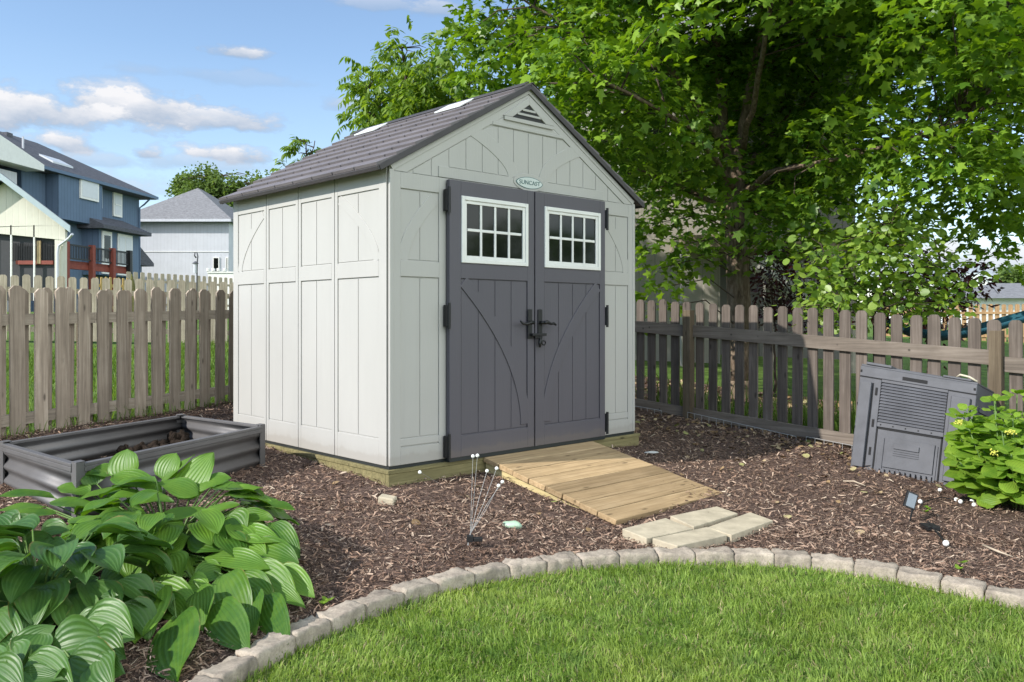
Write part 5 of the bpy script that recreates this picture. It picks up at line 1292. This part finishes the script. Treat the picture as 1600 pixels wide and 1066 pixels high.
for i in range(24):
    x = 21 + i*2.6
    if 54 < x < 63: continue
    a = W3(x, 408, PY + .12); b = W3(x, 380, PY + .12); m.box(a.x - .012, a.x + .012, PY + .11, PY + .13, a.z, b.z)
m.build('railing', M_BLACK, ph)
# ---- pale grey house
HY_ = 62.0
wh = thing('pale_house', 'pale grey house with hipped grey shingle roof beyond the left fence', 'house', tuple(W3(290, 470, HY_)))
a, b = W3(196, 343, HY_), W3(357.5, 343, HY_); ez = a.z; cx_ = W3(309, 300, HY_ + 6).x
m = MB(); m.box(a.x, b.x, HY_, HY_ + 12, .5, ez); m.build('wall', M_PALE, wh)
apz = W3(309, 294, HY_ + 6).z
x0, x1, y0_, y1_ = a.x - .5, b.x + .35, HY_ - .5, HY_ + 12.5
m = MB(); m.add([(x0, y0_, ez), (x1, y0_, ez), (x1, y1_, ez), (x0, y1_, ez), (cx_, HY_ + 6, apz), (cx_ + .01, HY_ + 7, apz), (x0, y0_, ez - .22), (x1, y0_, ez - .22), (x1, y1_, ez - .22), (x0, y1_, ez - .22)],
                [(0, 1, 4), (1, 2, 5, 4), (2, 3, 5), (3, 0, 4, 5), (0, 6, 7, 1), (1, 7, 8, 2), (6, 9, 8, 7), (3, 9, 6, 0), (2, 8, 9, 3)]); o = m.build('roof', M_LROOF, wh); fix_normals(o)
m = MB(); m.box(x0, x1, y0_ - .12, y0_ - .003, ez - .22, ez - .03); m.build('gutter', M_PALE, wh)
for (x0_, y0p, x1_, y1p) in ((333, 402, 343, 430), (353, 402, 357, 430)):
    p, q = W3(x0_, y1p, HY_), W3(x1_, y0p, HY_); m = MB(); m.box(p.x, q.x, HY_ - .08, HY_ - .005, p.z, q.z); f = m.build('window', M_WHITE, wh); m = MB(); m.box(p.x + .07, q.x - .07, HY_ - .09, HY_ - .082, p.z + .07, q.z - .07); m.build('pane', M_GLASS, f)
m = MB(); m.box(a.x, b.x + .02, HY_ - .04, HY_ - .002, W3(0, 394, HY_).z, W3(0, 393, HY_).z); m.build('trim_board', M_WHITE, wh)
# white porch rail box beside it
p, q = W3(326, 440, 40), W3(366, 427, 40)
t = thing('white_railing', 'white porch railing in front of the pale grey house', 'railing', (p.x, 40, p.z)); m = MB(); m.box(p.x, q.x, 39.9, 40, p.z - 1.5, q.z); m.box(p.x - .02, q.x, 39.86, 40.04, q.z + .003, q.z + .07); m.build('panel', M_WHITE, t)
for x in (326, 334, 342, 352): c_ = W3(x, 427, 40); m = MB(); m.box(c_.x - .06, c_.x + .06, 39.84, 40.06, c_.z + .075, c_.z + .22); m.build('post_cap', M_WHITE, t, bevel=.02)
# ---- beige house behind the maple
M_BEIGE = m_siding('beige_siding', (.33, .305, .26), .3, 0, .25); M_BEIGED = m_siding('shaded_siding', (.13, .128, .12), .3, 0, .25)  # second siding repeats the beige with deep shade put into its colour
nh = thing('beige_house', 'beige sided house in deep shade behind the maple', 'house', (4.0, 17, .2))
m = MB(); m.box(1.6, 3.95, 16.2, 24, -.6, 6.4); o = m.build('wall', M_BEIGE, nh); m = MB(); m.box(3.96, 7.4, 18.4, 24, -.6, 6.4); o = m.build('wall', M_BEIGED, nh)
m = MB(); m.add([(1.0, 15.6, 6.3), (7.9, 15.6, 6.3), (7.9, 24.6, 6.3), (1.0, 24.6, 6.3), (2.5, 20, 9.0), (6.5, 20, 9.0), (1.0, 15.6, 6.1), (7.9, 15.6, 6.1), (7.9, 24.6, 6.1), (1.0, 24.6, 6.1)], [(0, 1, 5, 4), (1, 2, 5), (2, 3, 4, 5), (3, 0, 4), (0, 6, 7, 1), (1, 7, 8, 2), (2, 8, 9, 3), (3, 9, 6, 0), (6, 9, 8, 7)]); o = m.build('roof', M_LROOF, nh); fix_normals(o)
m = MB(); m.box(3.0, 6.2, 15.2, 18.38, 2.35, 2.6); m.build('deck', m_plain('deck_timber', (.26, .21, .15), .8, .15), nh)
for x in (3.1, 4.6, 6.1): m = MB(); m.box(x - .07, x + .07, 15.25, 15.4, -.3, 2.345); m.build('deck_post', M_BEIGE, nh)
m = MB(); a, b = W3(1190, 395, 15.0), W3(1305, 480, 14.0)
m.add([(a.x, a.y, a.z), (b.x, b.y, b.z), (b.x, b.y, b.z - .28), (a.x, a.y, a.z - .28), (a.x + .05, a.y + .9, a.z), (b.x + .05, b.y + .9, b.z), (b.x + .05, b.y + .9, b.z - .28), (a.x + .05, a.y + .9, a.z - .28)], [(0, 1, 2, 3), (7, 6, 5, 4), (0, 4, 5, 1), (3, 2, 6, 7), (1, 5, 6, 2), (0, 3, 7, 4)]); o = m.build('stair', m_plain('stair_timber', (.5, .47, .43), .7, .1), nh); fix_normals(o)
m = MB(); m.tube([a + Vector((0, -.02, .75)), b + Vector((0, -.02, .75))], .05, 6)
for k in range(5): p = a.lerp(b, (k + .3)/5); m.tube([p, p + Vector((0, -.02, .75))], .025, 5)
m.build('stair_rail', m_plain('rail_paint', (.5, .48, .45), .7, .1), nh)
f = MB(); f.box(2.0, 3.0, 16.12, 16.195, 3.7, 5.0); f = f.build('window', M_WHITE, nh); g_ = MB(); g_.box(2.1, 2.9, 16.105, 16.118, 3.8, 4.9); g_.build('pane', M_GLASS, f)
# ---- white house far right
rh_ = thing('white_house', 'white sided house with grey roof seen through the leaves at right', 'house', (30, 45, .2))
m = MB(); m.box(24, 38, 45, 58, -.5, 2.2); m.build('wall', m_siding('white_siding', (.68, .69, .70), .2, 2, .2), rh_)
m = MB(); m.add([(23.4, 44.5, 2.15), (38.5, 44.5, 2.15), (38.5, 58, 2.15), (23.4, 58, 2.15), (29.0, 51, 3.2), (34, 51, 3.2)], [(0, 1, 5, 4), (1, 2, 5), (2, 3, 4, 5), (3, 0, 4), (0, 3, 2, 1)]); o = m.build('roof', M_LROOF, rh_); fix_normals(o)
# ---- fences farther off
def row_fence(name, label, A, B, h, w, gap, mat, rail_mat, posts=True, n_rail=2, front=1, gfix=None):
    A, B = np.array(A), np.array(B); d = B - A; L = np.linalg.norm(d); d /= L; nn = np.array([d[1], -d[0]])*front
    t = thing(name, label, 'fence', (A[0], A[1], float(gz(*A))), math.atan2(d[1], d[0]))
    def X(a, b, z): p = A + d*a + nn*b; return (p[0], p[1], z)
    G = lambda a: float(gz(*(A + d*a))) if gfix is None else gfix
    m = MB(X); a = 0; k = 0
    while a < L:
        zt = G(a) + h + random.uniform(-.012, .012); m.prism([(a + x, z) for x, z in picket_pts(w, G(a) + .04, zt, .03)], .02, .038, 1); a += w + gap
    o = m.build('pickets', mat, t); fix_normals(o)
    for hz in (h*.2, h*.78)[:n_rail]:
        a = 0
        while a < L:
            a1 = min(a + 2.4, L); m = MB(X); m.add([(a, -.02, G(a) + hz - .045), (a1, -.02, G(a1) + hz - .045), (a1, .0195, G(a1) + hz - .045), (a, .0195, G(a) + hz - .045), (a, -.02, G(a) + hz + .045), (a1, -.02, G(a1) + hz + .045), (a1, .0195, G(a1) + hz + .045), (a, .0195, G(a) + hz + .045)], [(0, 3, 2, 1), (4, 5, 6, 7), (0, 1, 5, 4), (1, 2, 6, 5), (2, 3, 7, 6), (3, 0, 4, 7)]); o = m.build('rail', rail_mat, t); fix_normals(o); a = a1
    return t
M_PALEF = m_wood('pale_fence_wood', (.40, .34, .26), (.55, .48, .39), 2, False, .85, .1); M_TANF = m_wood('tan_fence_wood', (.40, .25, .13), (.52, .36, .21), 2, False, .85, .1); M_YELF = m_plain('yellow_pine', (.46, .31, .11), .8, .15)
row_fence('distant_fence', 'pale tan picket fence across the yard beyond the left fence', (-9.8, 14.4), (-4.0, 16.2), 1.17, .125, .055, M_PALEF, M_PALEF)
row_fence('distant_fence', 'short yellow pine fence section below the red deck', W3(150, 440, 24)[:2], W3(206, 440, 26)[:2], 1.10, .12, .12, M_YELF, M_YELF)
row_fence('distant_fence', 'far row of narrow pale pickets below the pale grey house', W3(200, 440, 30)[:2], W3(372, 440, 36)[:2], 1.45, .2, .14, M_PALEF, M_PALEF)
row_fence('distant_fence', 'orange tan wooden fence beyond the hammock at right', (13.4, 30.5), (26.0, 27.5), 1.38, .14, .07, M_TANF, M_TANF, front=-1, gfix=.22)
# ---- cone topiary, bird feeder
p = W3(206, 445, 22); t = thing('topiary_cone', 'small olive cone shaped topiary above the far fence', 'shrub', (p.x, p.y, 1.0)); m = MB(); m.tube([(p.x, p.y, .9), (p.x, p.y, W3(0, 428, 22).z)], [.32, .01], 10); m.build('foliage', m_plain('olive_foliage', (.17, .16, .05), .9, .3, 12, .8, bdist=.05), t)
fx = 19.0; p = W3(307, 440, fx); t = thing('bird_feeder', 'grey hanging bird feeder on a hooked pole before the pale house', 'bird feeder', (p.x, p.y, float(gz(p.x, p.y)))); m = MB()
m.tube([(p.x, p.y, float(gz(p.x, p.y))), W3(308, 415, fx), W3(309, 400, fx), W3(307.5, 394.5, fx), W3(304.5, 395, fx), W3(304, 400, fx), W3(306.5, 403, fx)], .016, 6); m.build('pole', M_BIN, t, True)
c1, c2 = W3(305.5, 412, fx), W3(305.5, 427, fx); m = MB(); m.tube([c2, c1], .045, 10); m.build('seed_tube', M_PALE, t); m = MB(); m.tube([c1, c1 + Vector((0, 0, .05))], [.075, .02], 10); m.build('cap', M_BIN, t)
# ---- hammock
ht = thing('hammock', 'teal and navy hammock slung behind the right fence', 'hammock', tuple(W3(1500, 545, 8.9))); M_HAM = m_plain('teal_canvas', (.012, .075, .105), .7, .3, 8, .2)
hp_ = [W3(1385, 505, 9.2), W3(1420, 520, 9.1), W3(1470, 527, 9.0), W3(1520, 521, 8.9), W3(1570, 507, 8.8), W3(1640, 486, 8.7), W3(1700, 462, 8.6)]
m = MB(); vs = []; n = len(hp_)
for i, p in enumerate(hp_):
    wv = .05 + .12*math.sin(math.pi*min(1, max(0, (i + .3)/n)))
    for k in range(7):
        a = math.pi*(k/6); vs.append((p.x + .25*wv*math.cos(a), p.y + wv*1.6*math.cos(a), p.z + .05 - .09*math.sin(a)))
m.add(vs, [(i*7 + k, (i + 1)*7 + k, (i + 1)*7 + k + 1, i*7 + k + 1) for i in range(n - 1) for k in range(6)]); o = m.build('cloth', M_HAM, ht, True); sm = o.modifiers.new('s', 'SOLIDIFY'); sm.thickness = .008
m = MB(); m.tube([hp_[0], W3(1290, 460, 10.0), W3(1165, 400, 10.75)], .008, 5); m.build('rope', M_TWIG, ht)

# ================================================================== SKY, SUN, CAMERA
SUND = Vector((-D1[0] + .23*D2[0], -D1[1] + .23*D2[1], .67)).normalized()
el = math.asin(SUND.z); az = math.atan2(SUND.x, SUND.y)
wo = bpy.data.worlds.new('World'); SC.world = wo; wo.use_nodes = True; nt = wo.node_tree; N = nt.nodes; Lk = nt.links
bg = N['Background']
def wn(t, **k):
    o = N.new(t)
    for a, b in k.items(): setattr(o, a, b)
    return o
sky = wn('ShaderNodeTexSky', sky_type='NISHITA', sun_disc=False); sky.sun_elevation = el; sky.sun_rotation = az; sky.altitude = 300; sky.air_density = 1.0; sky.dust_density = .15; sky.ozone_density = 1.4
def ma(op, a, b=None, c=None, clamp=False):
    o = wn('ShaderNodeMath', operation=op, use_clamp=clamp)
    for i, v in enumerate((a, b, c)):
        if v is None: continue
        if hasattr(v, 'node'): Lk.new(v, o.inputs[i])
        else: o.inputs[i].default_value = v
    return o.outputs[0]
tc = wn('ShaderNodeTexCoord'); sp = wn('ShaderNodeSeparateXYZ'); Lk.new(tc.outputs['Generated'], sp.inputs[0])
ta = ma('DIVIDE', sp.outputs[0], ma('MAXIMUM', sp.outputs[1], .02)); te = ma('DIVIDE', sp.outputs[2], ma('SQRT', ma('ADD', ma('MULTIPLY', sp.outputs[0], sp.outputs[0]), ma('MULTIPLY', sp.outputs[1], sp.outputs[1]))))
cv = wn('ShaderNodeCombineXYZ'); Lk.new(ta, cv.inputs[0]); Lk.new(te, cv.inputs[1])
def wnoise(sc, det, st=(1, 1, 1), rough=.6):
    mp_ = wn('ShaderNodeMapping'); mp_.inputs['Scale'].default_value = st; Lk.new(cv.outputs[0], mp_.inputs[0]); n_ = wn('ShaderNodeTexNoise'); n_.inputs['Scale'].default_value = sc; n_.inputs['Detail'].default_value = det; n_.inputs['Roughness'].default_value = rough; Lk.new(mp_.outputs[0], n_.inputs['Vector']); return n_.outputs[0]
nz1 = wnoise(14, 8, (1, 2.2, 1), .62)
def dirte(px, py): a = (px - CX)/F; return a, (HY - py)/F/math.sqrt(1 + a*a)
cov = None; shade = None
CL = [(10, 172, 230, 38, 1.0), (215, 172, 160, 36, 1.0), (340, 186, 105, 24, .95), (372, 82, 58, 14, .95), (105, 228, 70, 24, 1.0), (230, 242, 40, 16, .9), (370, 246, 95, 20, 1.0), (190, 145, 90, 20, .7), (300, 255, 150, 18, .5), (80, 290, 200, 30, .5), (330, 120, 160, 14, .3), (545, 163, 40, 16, .55), (600, 8, 70, 16, .5), (690, 15, 70, 18, .6), (150, 250, 110, 16, .5), (-200, 120, 180, 60, 1), (1900, 150, 300, 60, .9), (700, -200, 300, 60, .7), (320, -260, 250, 70, .6), (1200, 330, 160, 40, .8), (1500, 420, 220, 40, .9)]
for (px, py, rx, ry, w_) in CL:
    a, e = dirte(px, py); ra2, re = rx/F, ry/F
    dx = ma('DIVIDE', ma('SUBTRACT', ta, a), ra2); dy = ma('DIVIDE', ma('SUBTRACT', te, e), re)
    # flat bases: squeeze the lower half
    dyb = ma('MULTIPLY', dy, ma('ADD', 1.0, ma('MULTIPLY', ma('LESS_THAN', dy, 0), .5)))
    d = ma('SQRT', ma('ADD', ma('MULTIPLY', dx, dx), ma('MULTIPLY', dyb, dyb)))
    v = ma('SUBTRACT', ma('ADD', 1.0, ma('MULTIPLY', ma('SUBTRACT', nz1, .5), 2.9)), ma('MULTIPLY', d, .92))
    v = ma('MULTIPLY', ma('MULTIPLY', v, 1.9, clamp=True), w_)
    sh_ = ma('MULTIPLY', v, ma('ADD', .5, ma('MULTIPLY', ma('ADD', dy, ma('MULTIPLY', ma('SUBTRACT', nz1, .5), 2.2)), .75), clamp=True))
    cov = v if cov is None else ma('MAXIMUM', cov, v); shade = sh_ if shade is None else ma('MAXIMUM', shade, sh_)
hz = ma('MULTIPLY', ma('SUBTRACT', .30, te), 1.6, clamp=True); veil = ma('MULTIPLY', hz, ma('ADD', .15, ma('MULTIPLY', wnoise(5, 6, (1, 4.5, 1)), 1.25)))
SKYG = 4.4
def wmix(f, a, b):
    o = wn('ShaderNodeMix', data_type='RGBA'); 
    for s, v in ((o.inputs[0], f), (o.inputs[6], a), (o.inputs[7], b)):
        if hasattr(v, 'node'): Lk.new(v, s)
        elif hasattr(v, '__len__'): s.default_value = rgb(v)
        else: s.default_value = v
    return o.outputs[2]
ccol = wmix(shade, (.36*SKYG, .48*SKYG, .66*SKYG), (.97*SKYG, .97*SKYG, 1.0*SKYG))
c1_ = wmix(veil, sky.outputs[0], (.66*SKYG, .80*SKYG, .98*SKYG))
c2_ = wmix(cov, c1_, ccol)
# bright cumulus out of view behind the viewer, added to fill the shaded fronts
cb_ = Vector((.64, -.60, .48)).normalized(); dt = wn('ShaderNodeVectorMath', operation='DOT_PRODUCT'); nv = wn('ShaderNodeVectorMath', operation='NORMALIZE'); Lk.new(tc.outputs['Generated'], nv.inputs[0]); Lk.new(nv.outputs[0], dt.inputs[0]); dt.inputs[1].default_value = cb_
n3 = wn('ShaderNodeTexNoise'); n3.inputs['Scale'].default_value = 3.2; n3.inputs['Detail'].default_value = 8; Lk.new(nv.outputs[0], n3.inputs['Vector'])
fill_cloud = ma('MULTIPLY', ma('SUBTRACT', ma('ADD', dt.outputs['Value'], ma('MULTIPLY', ma('SUBTRACT', n3.outputs[0], .5), .7)), .62), 5.0, clamp=True)
c2_ = wmix(fill_cloud, c2_, (10.0, 10.8, 10.9))
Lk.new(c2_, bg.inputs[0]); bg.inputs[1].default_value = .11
sl = bpy.data.lights.new('sun', 'SUN'); sl.energy = 3.1; sl.angle = math.radians(.55); sl.color = (1, .955, .88)
so = bpy.data.objects.new('sun', sl); COL.objects.link(so); so.rotation_euler = SUND.to_track_quat('Z', 'Y').to_euler(); so.location = (-10, -6, 14)
cam = bpy.data.cameras.new('camera'); co = bpy.data.objects.new('camera', cam); COL.objects.link(co); SC.camera = co
co.location = (0, 0, HC); co.rotation_euler = (math.pi/2, 0, 0); cam.sensor_width = 36; cam.lens = F/1600*36; cam.shift_y = -(533 - HY)/1600; cam.clip_end = 3000; cam.clip_start = .05
SC.view_settings.view_transform = 'Standard'; SC.view_settings.look = 'None'; SC.view_settings.exposure = 1.0; SC.view_settings.gamma = 1
SC.render.engine = 'CYCLES'; SC.cycles.max_bounces = 8; SC.cycles.transmission_bounces = 4; SC.cycles.use_denoising = True
